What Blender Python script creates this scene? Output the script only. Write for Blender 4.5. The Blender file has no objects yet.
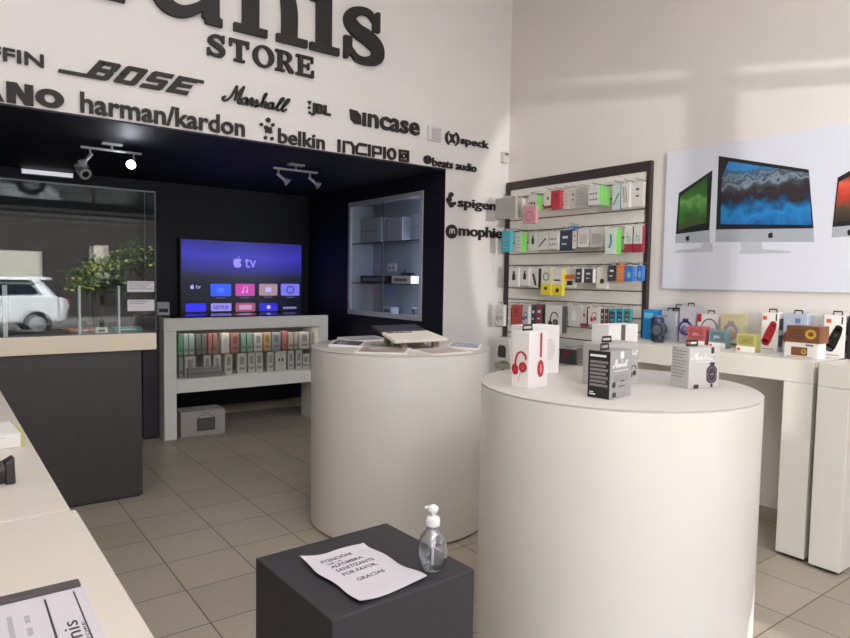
import bpy, bmesh, math, random
from math import sin, cos, pi, radians as RD
from mathutils import Vector, Matrix
random.seed(7)
SC = bpy.context.scene
COL = SC.collection

# ------------------------------------------------------------------ materials
def lin(c):
    return tuple((v/12.92 if v <= .04045 else ((v+.055)/1.055)**2.4) for v in [x/255 for x in c])
MATS = {}
def mat(name, rgb, rough=.5, metal=0, noise=.04, nscale=12, bump=0, emit=None, estr=1, coat=0, spec=None):
    if name in MATS: return MATS[name]
    m = bpy.data.materials.new(name); m.use_nodes = True
    nt = m.node_tree; b = nt.nodes['Principled BSDF']
    c = lin(rgb)
    b.inputs['Roughness'].default_value = rough
    b.inputs['Metallic'].default_value = metal
    if coat: b.inputs['Coat Weight'].default_value = coat
    if spec is not None: b.inputs['Specular IOR Level'].default_value = spec
    tc = nt.nodes.new('ShaderNodeTexCoord')
    nz = nt.nodes.new('ShaderNodeTexNoise'); nz.inputs['Scale'].default_value = nscale; nz.inputs['Detail'].default_value = 3
    nt.links.new(tc.outputs['Object'], nz.inputs['Vector'])
    cr = nt.nodes.new('ShaderNodeMix'); cr.data_type = 'RGBA'
    cr.inputs[6].default_value = (*[x*(1-noise*1.5) for x in c], 1); cr.inputs[7].default_value = (*[min(1, x*(1+noise)) for x in c], 1)
    nt.links.new(nz.outputs['Fac'], cr.inputs[0]); nt.links.new(cr.outputs[2], b.inputs['Base Color'])
    if bump:
        bp = nt.nodes.new('ShaderNodeBump'); bp.inputs['Strength'].default_value = bump; bp.inputs['Distance'].default_value = .002
        n2 = nt.nodes.new('ShaderNodeTexNoise'); n2.inputs['Scale'].default_value = nscale*6
        nt.links.new(tc.outputs['Object'], n2.inputs['Vector'])
        nt.links.new(n2.outputs['Fac'], bp.inputs['Height']); nt.links.new(bp.outputs['Normal'], b.inputs['Normal'])
    if emit:
        b.inputs['Emission Color'].default_value = (*lin(emit), 1); b.inputs['Emission Strength'].default_value = estr
    MATS[name] = m
    return m

def glass(name, tint=(245, 250, 248), rough=.0, refl=1.0):
    if name in MATS: return MATS[name]
    m = bpy.data.materials.new(name); m.use_nodes = True
    nt = m.node_tree; nt.nodes.clear()
    out = nt.nodes.new('ShaderNodeOutputMaterial'); mx = nt.nodes.new('ShaderNodeMixShader')
    tr = nt.nodes.new('ShaderNodeBsdfTransparent'); tr.inputs[0].default_value = (*lin(tint), 1)
    gl = nt.nodes.new('ShaderNodeBsdfGlossy'); gl.inputs['Roughness'].default_value = rough
    fr = nt.nodes.new('ShaderNodeFresnel'); fr.inputs[0].default_value = 1.5
    ge = nt.nodes.new('ShaderNodeNewGeometry'); io = nt.nodes.new('ShaderNodeMapRange')      # thin panes: no total reflection at the far face
    io.inputs[3].default_value = 1.5; io.inputs[4].default_value = 1/1.5
    nt.links.new(ge.outputs['Backfacing'], io.inputs[0]); nt.links.new(io.outputs[0], fr.inputs[0])
    mu = nt.nodes.new('ShaderNodeMath'); mu.operation = 'MULTIPLY'; mu.inputs[1].default_value = refl
    nt.links.new(fr.outputs[0], mu.inputs[0]); nt.links.new(mu.outputs[0], mx.inputs[0])
    nt.links.new(tr.outputs[0], mx.inputs[1]); nt.links.new(gl.outputs[0], mx.inputs[2])
    nt.links.new(mx.outputs[0], out.inputs[0])
    MATS[name] = m
    return m

def floor_mat():
    m = bpy.data.materials.new('floor tiles'); m.use_nodes = True
    nt = m.node_tree; L = nt.links.new; b = nt.nodes['Principled BSDF']
    tc = nt.nodes.new('ShaderNodeTexCoord'); mp = nt.nodes.new('ShaderNodeMapping')
    L(tc.outputs['Object'], mp.inputs[0]); mp.inputs['Location'].default_value = (-.9+.3583*6, -3.80+.3583*14, 0)
    br = nt.nodes.new('ShaderNodeTexBrick'); br.offset = 0; br.squash = 1
    br.inputs['Scale'].default_value = 1; br.inputs['Brick Width'].default_value = .3583; br.inputs['Row Height'].default_value = .3583
    br.inputs['Mortar Size'].default_value = .0028; br.inputs['Mortar Smooth'].default_value = .1
    br.inputs['Color1'].default_value = (*lin((182, 171, 156)), 1); br.inputs['Color2'].default_value = (*lin((169, 159, 144)), 1)
    br.inputs['Mortar'].default_value = (*lin((78, 68, 58)), 1)
    L(mp.outputs[0], br.inputs['Vector'])
    # woven chisel marks: diagonal strokes that turn from tile patch to tile patch
    def strokes(ang):
        r = nt.nodes.new('ShaderNodeMapping'); r.inputs['Rotation'].default_value = (0, 0, RD(ang)); L(mp.outputs[0], r.inputs[0])
        w = nt.nodes.new('ShaderNodeTexWave'); w.inputs['Scale'].default_value = 22; w.inputs['Distortion'].default_value = 2.5; w.inputs['Detail'].default_value = 3
        L(r.outputs[0], w.inputs['Vector']); return w
    w1, w2 = strokes(40), strokes(-50)
    vo = nt.nodes.new('ShaderNodeTexVoronoi'); vo.inputs['Scale'].default_value = 6; L(mp.outputs[0], vo.inputs['Vector'])
    sp = nt.nodes.new('ShaderNodeSeparateColor'); L(vo.outputs['Color'], sp.inputs[0])
    gt = nt.nodes.new('ShaderNodeMath'); gt.operation = 'GREATER_THAN'; gt.inputs[1].default_value = .5; L(sp.outputs[0], gt.inputs[0])
    mw = nt.nodes.new('ShaderNodeMix'); L(gt.outputs[0], mw.inputs[0]); L(w1.outputs['Fac'], mw.inputs[2]); L(w2.outputs['Fac'], mw.inputs[3])
    mc = nt.nodes.new('ShaderNodeMix'); mc.data_type = 'RGBA'; mc.blend_type = 'MULTIPLY'; mc.inputs[0].default_value = 1
    cr = nt.nodes.new('ShaderNodeValToRGB'); cr.color_ramp.elements[0].color = (.84, .83, .81, 1); cr.color_ramp.elements[1].color = (1, 1, 1, 1)
    L(mw.outputs[0], cr.inputs[0]); L(br.outputs['Color'], mc.inputs[6]); L(cr.outputs[0], mc.inputs[7])
    L(mc.outputs[2], b.inputs['Base Color']); b.inputs['Roughness'].default_value = .38
    bp = nt.nodes.new('ShaderNodeBump'); bp.inputs['Strength'].default_value = .25; bp.inputs['Distance'].default_value = .003
    L(mw.outputs[0], bp.inputs['Height']); L(bp.outputs[0], b.inputs['Normal'])
    return m

def ramp_mat(name, stops, scale=3, axis='Z', mixn=.5, detail=6, rough=.35, emit=0, lo=-1, hi=1):
    """printed / displayed picture: noise warped bands along one local axis"""
    if name in MATS: return MATS[name]
    m = bpy.data.materials.new(name); m.use_nodes = True
    nt = m.node_tree; L = nt.links.new; b = nt.nodes['Principled BSDF']
    tc = nt.nodes.new('ShaderNodeTexCoord'); sx = nt.nodes.new('ShaderNodeSeparateXYZ'); L(tc.outputs['Object'], sx.inputs[0])
    nz = nt.nodes.new('ShaderNodeTexNoise'); nz.inputs['Scale'].default_value = scale; nz.inputs['Detail'].default_value = detail; L(tc.outputs['Object'], nz.inputs['Vector'])
    mr = nt.nodes.new('ShaderNodeMapRange'); mr.inputs[1].default_value = lo; mr.inputs[2].default_value = hi; L(sx.outputs[axis], mr.inputs[0])
    a = nt.nodes.new('ShaderNodeMath'); a.operation = 'MULTIPLY_ADD'; a.inputs[1].default_value = mixn; a.inputs[2].default_value = -.5*mixn
    L(nz.outputs['Fac'], a.inputs[0])
    s = nt.nodes.new('ShaderNodeMath'); s.operation = 'ADD'; L(a.outputs[0], s.inputs[0]); L(mr.outputs[0], s.inputs[1])
    cr = nt.nodes.new('ShaderNodeValToRGB'); e = cr.color_ramp.elements
    while len(e) > 1: e.remove(e[-1])
    e[0].position = stops[0][0]; e[0].color = (*lin(stops[0][1]), 1)
    for p, c in stops[1:]:
        q = e.new(p); q.color = (*lin(c), 1)
    L(s.outputs[0], cr.inputs[0]); L(cr.outputs[0], b.inputs['Base Color']); b.inputs['Roughness'].default_value = rough
    if emit:
        b.inputs['Base Color'].default_value = (0, 0, 0, 1); L(cr.outputs[0], b.inputs['Emission Color']); b.inputs['Emission Strength'].default_value = emit
    MATS[name] = m
    return m

# ------------------------------------------------------------------ mesh builder
class Face:
    """a flat drawing surface: origin o, right u, up v, outward n"""
    def __init__(s, o, u, v):
        s.o = Vector(o); s.u = Vector(u); s.v = Vector(v); s.n = s.u.cross(s.v)
    def p(s, a, b, t): return s.o + s.u*a + s.v*b + s.n*t
FRONT = lambda y=0: Face((0, y, 0), (1, 0, 0), (0, 0, 1))      # looks towards -Y
UPF = lambda z=0: Face((0, 0, z), (1, 0, 0), (0, 1, 0))        # looks up

def crom(pts, n=5, closed=False):
    P = [Vector(p) for p in pts]; out = []
    if len(P) < 3: return P
    N = len(P); rng = range(N if closed else N-1)
    for i in rng:
        if closed: a, b, c, d = P[(i-1) % N], P[i], P[(i+1) % N], P[(i+2) % N]
        else: a, b, c, d = P[max(i-1, 0)], P[i], P[i+1], P[min(i+2, N-1)]
        for k in range(n):
            t = k/n
            out.append(.5*((2*b)+(c-a)*t+(2*a-5*b+4*c-d)*t*t+(3*b-a-3*c+d)*t**3))
    if not closed: out.append(P[-1])
    return out

class MB:
    def __init__(s, off=(0, 0, 0)): s.v = []; s.f = []; s.m = []; s.off = Vector(off); s.stag = 0; s.k = 0
    def lift(s, t):
        s.k += 1; return t+s.stag*s.k
    def add(s, vs, fs, m=0):
        k = len(s.v); s.v += [Vector(x) for x in vs]
        for f in fs: s.f.append([i+k for i in f]); s.m.append(m)
        return s
    def box(s, x0, x1, y0, y1, z0, z1, m=0):
        x0, x1 = min(x0, x1), max(x0, x1); y0, y1 = min(y0, y1), max(y0, y1)
        vs = [(x, y, z) for z in (z0, z1) for y in (y0, y1) for x in (x0, x1)]
        return s.add(vs, [(0, 2, 3, 1), (4, 5, 7, 6), (0, 1, 5, 4), (2, 6, 7, 3), (0, 4, 6, 2), (1, 3, 7, 5)], m)
    def hexa(s, bot, top, m=0):
        return s.add(list(bot)+list(top), [(3, 2, 1, 0), (4, 5, 6, 7)]+[(i, (i+1) % 4, 4+(i+1) % 4, 4+i) for i in range(4)], m)
    def lathe(s, prof, c=(0, 0, 0), n=32, m=0, axis='Z'):
        vs = []; fs = []
        for r, z in prof:
            for i in range(n):
                a = 2*pi*i/n; q = (r*cos(a), r*sin(a), z)
                if axis == 'Y': q = (q[0], q[2], q[1])
                if axis == 'X': q = (q[2], q[0], q[1])
                vs.append(Vector(q)+Vector(c))
        for j in range(len(prof)-1):
            for i in range(n):
                k = (i+1) % n; fs.append((j*n+i, j*n+k, (j+1)*n+k, (j+1)*n+i))
        if prof[0][0] > 1e-6: fs.append(tuple(range(n-1, -1, -1)))
        if prof[-1][0] > 1e-6: fs.append(tuple((len(prof)-1)*n+i for i in range(n)))
        return s.add(vs, fs, m)
    def tube(s, a, b, r, n=10, m=0, r2=None):
        a = Vector(a); b = Vector(b); d = (b-a).normalized(); q = d.to_track_quat('Z', 'Y'); r2 = r if r2 is None else r2
        vs = [a+q @ Vector((r*cos(2*pi*i/n), r*sin(2*pi*i/n), 0)) for i in range(n)]+[b+q @ Vector((r2*cos(2*pi*i/n), r2*sin(2*pi*i/n), 0)) for i in range(n)]
        return s.add(vs, [(i, (i+1) % n, n+(i+1) % n, n+i) for i in range(n)]+[tuple(range(n-1, -1, -1)), tuple(range(n, 2*n))], m)
    def pipe(s, pts, r, n=8, m=0):
        P = [Vector(p) for p in pts]; vs = []; fs = []
        for i, p in enumerate(P):
            d = (P[min(i+1, len(P)-1)]-P[max(i-1, 0)]).normalized(); q = d.to_track_quat('Z', 'Y')
            vs += [p+q @ Vector((r*cos(2*pi*k/n), r*sin(2*pi*k/n), 0)) for k in range(n)]
        for i in range(len(P)-1):
            for k in range(n): fs.append((i*n+k, i*n+(k+1) % n, (i+1)*n+(k+1) % n, (i+1)*n+k))
        fs += [tuple(range(n-1, -1, -1)), tuple((len(P)-1)*n+k for k in range(n))]
        return s.add(vs, fs, m)
    # flat drawing on a Face
    def poly(s, F, pts, t0=0, t1=.001, m=0):
        t1 = s.lift(t1)
        n = len(pts); vs = [F.p(a, b, t0) for a, b in pts]+[F.p(a, b, t1) for a, b in pts]
        return s.add(vs, [tuple(range(n-1, -1, -1)), tuple(range(n, 2*n))]+[(i, (i+1) % n, n+(i+1) % n, n+i) for i in range(n)], m)
    def rect(s, F, a0, a1, b0, b1, t0=0, t1=.001, m=0): return s.poly(F, [(a0, b0), (a1, b0), (a1, b1), (a0, b1)], t0, t1, m)
    def rrect(s, F, a0, a1, b0, b1, r, t0=0, t1=.001, m=0, n=4):
        P = []
        for cx, cy, s0 in ((a1-r, b1-r, 0), (a0+r, b1-r, 1), (a0+r, b0+r, 2), (a1-r, b0+r, 3)):
            for k in range(n+1):
                an = pi/2*(s0+k/n); P.append((cx+r*cos(an), cy+r*sin(an)))
        return s.poly(F, P, t0, t1, m)
    def disc(s, F, cx, cy, rx, ry=None, t0=0, t1=.001, m=0, n=20, rot=0):
        ry = rx if ry is None else ry
        return s.poly(F, [(cx+rx*cos(2*pi*i/n)*cos(rot)-ry*sin(2*pi*i/n)*sin(rot), cy+rx*cos(2*pi*i/n)*sin(rot)+ry*sin(2*pi*i/n)*cos(rot)) for i in range(n)], t0, t1, m)
    def strip(s, F, pts, w, t0=0, t1=.001, m=0, smooth=5, closed=False):
        """ribbon of width w (number or one per point) along pts"""
        W = w if isinstance(w, (list, tuple)) else [w]*len(pts); t1 = s.lift(t1)
        P3 = crom([(a, b, ww) for (a, b), ww in zip(pts, W)], smooth, closed) if smooth and len(pts) > 2 else [Vector((a, b, ww)) for (a, b), ww in zip(pts, W)]
        n = len(P3); L = []; R = []
        for i, p in enumerate(P3):
            a = P3[(i-1) % n] if closed else P3[max(i-1, 0)]; c = P3[(i+1) % n] if closed else P3[min(i+1, n-1)]
            d = Vector((c.x-a.x, c.y-a.y)); d = d.normalized() if d.length > 1e-9 else Vector((1, 0)); q = Vector((-d.y, d.x))
            L.append((p.x+q.x*p.z/2, p.y+q.y*p.z/2)); R.append((p.x-q.x*p.z/2, p.y-q.y*p.z/2))
        vs = []; fs = []
        for i in range(n): vs += [F.p(*L[i], t0), F.p(*R[i], t0), F.p(*L[i], t1), F.p(*R[i], t1)]
        for i in range(n if closed else n-1):
            a = 4*i; b = 4*((i+1) % n)
            fs += [(a+2, a+3, b+3, b+2), (a, b, b+1, a+1), (a, a+2, b+2, b), (a+1, b+1, b+3, a+3)]
        if not closed: fs += [(0, 1, 3, 2), (4*n-4, 4*n-2, 4*n-1, 4*n-3)]
        return s.add(vs, fs, m)
    def ring(s, F, cx, cy, rx, ry, w, t0=0, t1=.001, m=0, n=24, wx=None, rot=0):
        wx = w if wx is None else wx; vs = []; fs = []; t1 = s.lift(t1)
        for i in range(n):
            a = 2*pi*i/n
            for (ex, ey) in ((rx, ry), (rx-wx, ry-w)):
                x = ex*cos(a); y = ey*sin(a); x, y = x*cos(rot)-y*sin(rot), x*sin(rot)+y*cos(rot)
                vs += [F.p(cx+x, cy+y, t0), F.p(cx+x, cy+y, t1)]
        for i in range(n):
            a = 4*i; b = 4*((i+1) % n)
            fs += [(a+1, b+1, b+3, a+3), (a, a+2, b+2, b), (a, b, b+1, a+1), (a+2, a+3, b+3, b+2)]
        return s.add(vs, fs, m)
    def text(s, F, txt, a0, a1, b0, b1, t0=0, t1=.001, m=0, bold=0, res=3, shear=0, rot=0):
        cu = bpy.data.curves.new('t', 'FONT'); cu.body = txt; cu.offset = bold; cu.resolution_u = res; cu.extrude = .5; cu.shear = shear
        o = bpy.data.objects.new('t', cu); COL.objects.link(o)
        dg = bpy.context.evaluated_depsgraph_get(); me = o.evaluated_get(dg).to_mesh()
        vs = [v.co.copy() for v in me.vertices]; fs = [tuple(p.vertices) for p in me.polygons]
        o.evaluated_get(dg).to_mesh_clear(); bpy.data.objects.remove(o); bpy.data.curves.remove(cu)
        if not vs: return s
        x0 = min(v.x for v in vs); x1 = max(v.x for v in vs); y0 = min(v.y for v in vs); y1 = max(v.y for v in vs)
        out = []
        for v in vs:
            g = (v.x-x0)/(x1-x0); h = (v.y-y0)/(y1-y0)
            if rot == 90: g, h = 1-h, g
            if rot == 180: g, h = 1-g, 1-h
            if rot == -90: g, h = h, 1-g
            out.append(F.p(a0+(a1-a0)*g, b0+(b1-b0)*h, t0 if v.z < 0 else t1))
        return s.add(out, fs, m)
    def build(s, name, mats, parent=None, bevel=0, smooth=False, seg=2, loc=None):
        me = bpy.data.meshes.new(name)
        me.from_pydata([tuple(v-s.off) for v in s.v], [], s.f); me.update()
        if not isinstance(mats, (list, tuple)): mats = [mats]
        for x in mats: me.materials.append(x)
        for p, k in zip(me.polygons, s.m): p.material_index = k
        bm = bmesh.new(); bm.from_mesh(me); bmesh.ops.recalc_face_normals(bm, faces=bm.faces); bm.to_mesh(me); bm.free()
        if smooth:
            for p in me.polygons: p.use_smooth = True
            try: me.set_sharp_from_angle(angle=RD(40))
            except Exception: pass
        o = bpy.data.objects.new(name, me); COL.objects.link(o)
        if parent is not None: o.parent = parent
        else: o.location = s.off
        if loc is not None: o.location = loc
        if bevel:
            b = o.modifiers.new('bevel', 'BEVEL'); b.width = bevel; b.segments = seg; b.limit_method = 'ANGLE'; b.angle_limit = RD(50)
        return o

def tag(o, label, cat, group=None, kind=None):
    o['label'] = label; o['category'] = cat
    if group: o['group'] = group
    if kind: o['kind'] = kind
    return o
def thing(name, label, cat, loc=(0, 0, 0), rz=0, group=None):
    o = bpy.data.objects.new(name, None); o.empty_display_size = .05; COL.objects.link(o)
    o.location = loc; o.rotation_euler = (0, 0, RD(rz)); tag(o, label, cat, group); return o
def struct(mb, name, mats, **k):
    o = mb.build(name, mats, **k); o['kind'] = 'structure'; return o

def islands(mb):
    """split a builder into pieces whose horizontal extents overlap (letters)"""
    par = list(range(len(mb.v)))
    def fd(i):
        while par[i] != i: par[i] = par[par[i]]; i = par[i]
        return i
    for f in mb.f:
        a = fd(f[0])
        for i in f[1:]:
            b = fd(i)
            if a != b: par[b] = a
    g = {}
    for f, m in zip(mb.f, mb.m): g.setdefault(fd(f[0]), []).append((f, m))
    L = []
    for k, fs in g.items():
        xs = [mb.v[i].x for f, _ in fs for i in f]; L.append([min(xs), max(xs), fs])
    L.sort(key=lambda q: q[0]); out = []
    for a in L:
        if out:
            w = min(a[1]-a[0], out[-1][1]-out[-1][0]); ov = out[-1][1]-a[0]
            if ov > .55*w: out[-1][1] = max(out[-1][1], a[1]); out[-1][2] += a[2]; continue
        out.append(a)
    res = []
    for x0, x1, fs in out:
        q = MB(mb.off); idx = {}; F = []
        for f, m in fs:
            F.append([idx.setdefault(i, len(idx)) for i in f])
        vs = [None]*len(idx)
        for i, k in idx.items(): vs[k] = mb.v[i]
        q.v = [Vector(v) for v in vs]; q.f = F; q.m = [m for _, m in fs]; res.append(q)
    return res
MAR = [[(1.558, 2.711), (1.539, 2.703), (1.542, 2.687), (1.563, 2.689), (1.597, 2.723), (1.636, 2.798)], [(1.636, 2.798), (1.629, 2.729), (1.62, 2.697)], [(1.622, 2.699), (1.651, 2.756), (1.686, 2.801)], [(1.686, 2.801), (1.661, 2.734), (1.643, 2.689), (1.661, 2.682)], [(1.706, 2.728), (1.676, 2.718), (1.669, 2.689), (1.691, 2.688), (1.708, 2.724), (1.701, 2.689), (1.716, 2.687)], [(1.716, 2.687), (1.733, 2.728), (1.747, 2.724), (1.737, 2.685), (1.751, 2.689)], [(1.751, 2.689), (1.774, 2.726), (1.783, 2.697), (1.764, 2.681), (1.792, 2.691)], [(1.797, 2.692), (1.846, 2.775), (1.831, 2.767), (1.811, 2.684)], [(1.813, 2.687), (1.836, 2.722), (1.846, 2.715), (1.838, 2.689), (1.86, 2.691)], [(1.894, 2.728), (1.865, 2.718), (1.861, 2.69), (1.884, 2.692), (1.898, 2.727), (1.891, 2.69), (1.907, 2.691)], [(1.907, 2.691), (1.973, 2.763), (1.958, 2.766), (1.926, 2.704), (1.931, 2.685), (1.952, 2.691)], [(1.952, 2.691), (2.016, 2.761), (2.001, 2.766), (1.964, 2.701), (1.974, 2.684), (1.998, 2.701)]]
SLAT=[(1, 'greybl', 0.3, 4.197, 3.951, 2.034, 2.213),(1, 'white_plain', 0.22, 4.033, 3.948, 2.044, 2.203),(1, 'pink_ring', 0.26, 3.898, 3.753, 1.982, 2.127),(1, 'white_dots_green', 0.2, 3.9, 3.8, 2.094, 2.222),(1, 'white_red', 0.13, 3.788, 3.707, 2.111, 2.253),(1, 'red', 0.14, 3.693, 3.604, 2.099, 2.248),(1, 'white_pinkish', 0.1, 3.627, 3.542, 2.092, 2.253),(1, 'white_print', 0.1, 3.538, 3.474, 2.095, 2.253),(1, 'palegrey', 0.09, 3.476, 3.367, 2.089, 2.252),(1, 'white_greenlogo', 0.2, 3.268, 3.161, 2.089, 2.231),(1, 'pencil', 0.09, 3.13, 3.055, 2.055, 2.243),(1, 'cables', 0.09, 3.051, 2.974, 2.061, 2.245),(1, 'white_small', 0.07, 2.983, 2.876, 2.064, 2.245),(2, 'cyan', 0.26, 4.15, 4.045, 1.753, 1.936),(2, 'white_greenside', 0.2, 4.101, 3.963, 1.754, 1.92),(2, 'usb', 0.12, 3.964, 3.87, 1.766, 1.921),(2, 'diag', 0.12, 3.862, 3.742, 1.771, 1.917),(2, 'prints', 0.12, 3.734, 3.631, 1.77, 1.913),(2, 'navy', 0.1, 3.637, 3.505, 1.758, 1.922),(2, 'blueframe', 0.08, 3.568, 3.479, 1.906, 1.953),(2, 'whiteblack', 0.1, 3.498, 3.449, 1.774, 1.913),(2, 'inner', 0.1, 3.445, 3.328, 1.781, 1.924),(2, 'inner', 0.1, 3.321, 3.192, 1.777, 1.921),(2, 'figure_green', 0.18, 3.115, 3.009, 1.714, 1.905),(2, 'hii', 0.12, 2.986, 2.913, 1.727, 1.92),(2, 'hii', 0.12, 2.907, 2.831, 1.725, 1.919),(3, 'usb', 0.16, 4.155, 4.035, 1.457, 1.617),(3, 'usb_pair', 0.14, 4.047, 3.931, 1.465, 1.617),(3, 'diag_big', 0.12, 3.939, 3.834, 1.451, 1.615),(3, 'yellow_sq', 0.14, 3.788, 3.675, 1.391, 1.618),(3, 'yellow_dot', 0.13, 3.678, 3.562, 1.39, 1.61),(3, 'orangeband', 0.1, 3.577, 3.461, 1.462, 1.614),(3, 'ear_black', 0.15, 3.412, 3.344, 1.501, 1.608),(3, 'ear_black', 0.13, 3.354, 3.255, 1.499, 1.608),(3, 'black_dot', 0.09, 3.273, 3.152, 1.455, 1.624),(3, 'black_white', 0.12, 3.124, 3.047, 1.516, 1.633),(3, 'orange', 0.14, 3.027, 2.965, 1.511, 1.638),(3, 'blue', 0.14, 2.961, 2.886, 1.516, 1.627),(3, 'blue', 0.1, 2.908, 2.835, 1.522, 1.632),(4, 'hp_white', 0.25, 4.216, 4.114, 1.109, 1.295),(4, 'hp_pale', 0.2, 4.157, 4.072, 1.111, 1.27),(4, 'red_tall', 0.2, 4.064, 3.958, 1.118, 1.301),(4, 'hp_blue', 0.18, 3.972, 3.882, 1.123, 1.294),(4, 'navy_tall', 0.15, 3.903, 3.829, 1.126, 1.307),(4, 'red_black', 0.15, 3.824, 3.749, 1.132, 1.314),(4, 'hp_black', 0.17, 3.7, 3.517, 1.086, 1.308),(4, 'plug', 0.1, 3.525, 3.394, 1.145, 1.308),(4, 'white_red', 0.1, 3.387, 3.324, 1.152, 1.312),(4, 'ear_red', 0.13, 3.29, 3.179, 1.175, 1.303),(4, 'darkstrip', 0.12, 3.18, 3.143, 1.18, 1.302),(4, 'redstrip', 0.12, 3.139, 3.106, 1.182, 1.304),(4, 'teal_navy', 0.14, 3.086, 3.029, 1.198, 1.308),(4, 'teal_navy', 0.12, 3.038, 2.979, 1.204, 1.31),(4, 'teal_green', 0.1, 2.987, 2.926, 1.21, 1.312),(5, 'tablet_pack', 0.25, 4.215, 4.031, 0.806, 0.998),(5, 'greenish', 0.22, 4.245, 4.048, 0.726, 0.778),(5, 'black_wallet', 0.25, 3.467, 3.319, 0.86, 0.975),(5, 'grey_red', 0.22, 3.338, 3.248, 0.874, 0.991),]
TVC=[('green', 1.738, 1.78, 0.78, 0.961),('paleblue', 1.784, 1.831, 0.777, 0.959),('paleblue', 1.835, 1.887, 0.774, 0.957),('dark', 1.898, 1.95, 0.771, 0.955),('dark', 1.954, 2.003, 0.768, 0.953),('red', 2.014, 2.053, 0.769, 0.955),('redbrown', 2.058, 2.102, 0.767, 0.954),('clear', 2.14, 2.221, 0.785, 0.955),('redbrown', 2.231, 2.32, 0.766, 0.951),('teal', 2.335, 2.389, 0.766, 0.948),('teal', 2.394, 2.454, 0.765, 0.946),('white', 2.469, 2.558, 0.763, 0.943),('orange', 2.568, 2.648, 0.768, 0.944),('bluegrey', 2.658, 2.753, 0.77, 0.941),('red', 2.768, 2.827, 0.823, 0.953),('beige', 2.838, 2.892, 0.775, 0.935),('beige', 2.898, 2.947, 0.777, 0.933),('white', 2.96, 3.074, 0.777, 0.935),('beige', 3.085, 3.17, 0.772, 0.931),('grey', 1.739, 1.785, 0.58, 0.766),('white', 1.794, 1.897, 0.665, 0.757),('white', 1.97, 2.039, 0.659, 0.748),('white', 2.065, 2.14, 0.658, 0.747),('whitetall', 2.175, 2.25, 0.575, 0.75),('white', 2.298, 2.394, 0.647, 0.748),('whitetall', 2.409, 2.479, 0.568, 0.752),('whitetall', 2.484, 2.563, 0.572, 0.753),('whitetall', 2.609, 2.677, 0.578, 0.746),('dots', 2.693, 2.817, 0.636, 0.755),('white', 2.833, 2.901, 0.659, 0.749),('white', 2.92, 2.992, 0.658, 0.755),('white', 2.997, 3.076, 0.628, 0.705),]
TVI= [('atv', 2.063, 2.183, 1.356, 1.418), ('blue', 2.28, 2.503, 1.29, 1.422), ('pink', 2.552, 2.769, 1.293, 1.425), ('tan', 2.82, 3.036, 1.296, 1.427), ('lav', 3.079, 3.308, 1.295, 1.43), ('blue2', 2.02, 2.233, 1.126, 1.213), ('net', 2.283, 2.506, 1.129, 1.214), ('red2', 2.552, 2.776, 1.121, 1.215), ('blue3', 2.824, 3.04, 1.12, 1.213), ('line', 3.105, 3.272, 1.144, 1.167), ('logo', 2.515, 2.789, 1.597, 1.725)]
IM1 = {'bez': [(2.636, 2.142), (2.393, 2.272), (2.397, 1.871), (2.647, 1.854)], 'chin': [(2.647, 1.854), (2.397, 1.871), (2.389, 1.787), (2.65, 1.791)], 'scr': [(2.622, 2.116), (2.427, 2.237), (2.421, 1.923), (2.628, 1.882)], 'foot': [(2.449, 1.785), (2.37, 1.782), (2.367, 1.721), (2.651, 1.721), (2.636, 1.742), (2.455, 1.751)], 'ap': [(2.554, 1.822)]}
IM2 = {'bez': [(2.353, 2.36), (1.784, 2.199), (1.74, 1.847), (2.35, 1.872)], 'chin': [(2.35, 1.872), (1.74, 1.847), (1.733, 1.766), (2.351, 1.789)], 'scr': [(2.281, 2.315), (1.783, 2.178), (1.752, 1.867), (2.32, 1.906), (2.325, 2.213)], 'foot': [(2.178, 1.782), (2.043, 1.777), (2.035, 1.732), (1.864, 1.715), (1.864, 1.703), (2.188, 1.704), (2.17, 1.736)], 'ap': [(1.988, 1.818)]}
IM3 = {'bez': [(1.624, 2.133), (1.369, 2.263), (1.368, 1.861), (1.638, 1.849)], 'chin': [(1.638, 1.849), (1.368, 1.861), (1.36, 1.795), (1.639, 1.788)], 'scr': [(1.616, 2.106), (1.377, 2.226), (1.379, 1.895), (1.631, 1.877)], 'foot': [(1.48, 1.79), (1.421, 1.787), (1.409, 1.731), (1.342, 1.724), (1.511, 1.712), (1.497, 1.734)], 'ap': [(1.542, 1.815)]}
# ------------------------------------------------------------------ palette
WALL = mat('white wall paint', (230, 225, 223), .55, noise=.02, nscale=3)
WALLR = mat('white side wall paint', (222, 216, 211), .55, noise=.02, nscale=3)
NAVY = mat('dark navy niche paint', (15, 19, 33), .6, noise=.15)
CHAR = mat('charcoal laminate', (66, 64, 63), .42, noise=.08)
BLK = mat('black plastic', (22, 22, 24), .35, noise=.1)
CREAM = mat('cream laminate', (233, 219, 196), .4, noise=.03, nscale=5)
LAM = mat('white laminate', (226, 221, 210), .38, noise=.025, nscale=5)
DRUM = mat('glossy white painted drum', (230, 226, 219), .3, noise=.03, nscale=4, coat=.3)
DRUMTOP = mat('white drum top', (204, 198, 192), .33, noise=.03, nscale=4)
METAL = mat('brushed light metal', (205, 206, 210), .35, metal=.6)
SIGNM = mat('dark brown sign letters', (34, 28, 29), .6)
WOOD = mat('pale beech wood', (176, 150, 116), .5, noise=.15, nscale=20)
PAPER = mat('white paper', (206, 201, 206), .7, noise=.015)
WHITE = mat('white card', (236, 232, 228), .45, noise=.02)
SILV = mat('silver printed card', (186, 186, 186), .3, metal=.35)
DARKC = mat('black card', (32, 30, 30), .4)
GREYC = mat('grey print', (120, 118, 118), .5)
RED = mat('red print', (190, 45, 52), .45)
GLASS = glass('clear glass', (252, 253, 253))

WX, WY, NX, NY, NZ, CH = 4.2, 4.39, 3.465, 6.97, 2.45, 4.3
LX, SY = -2.0, -.9

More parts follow.
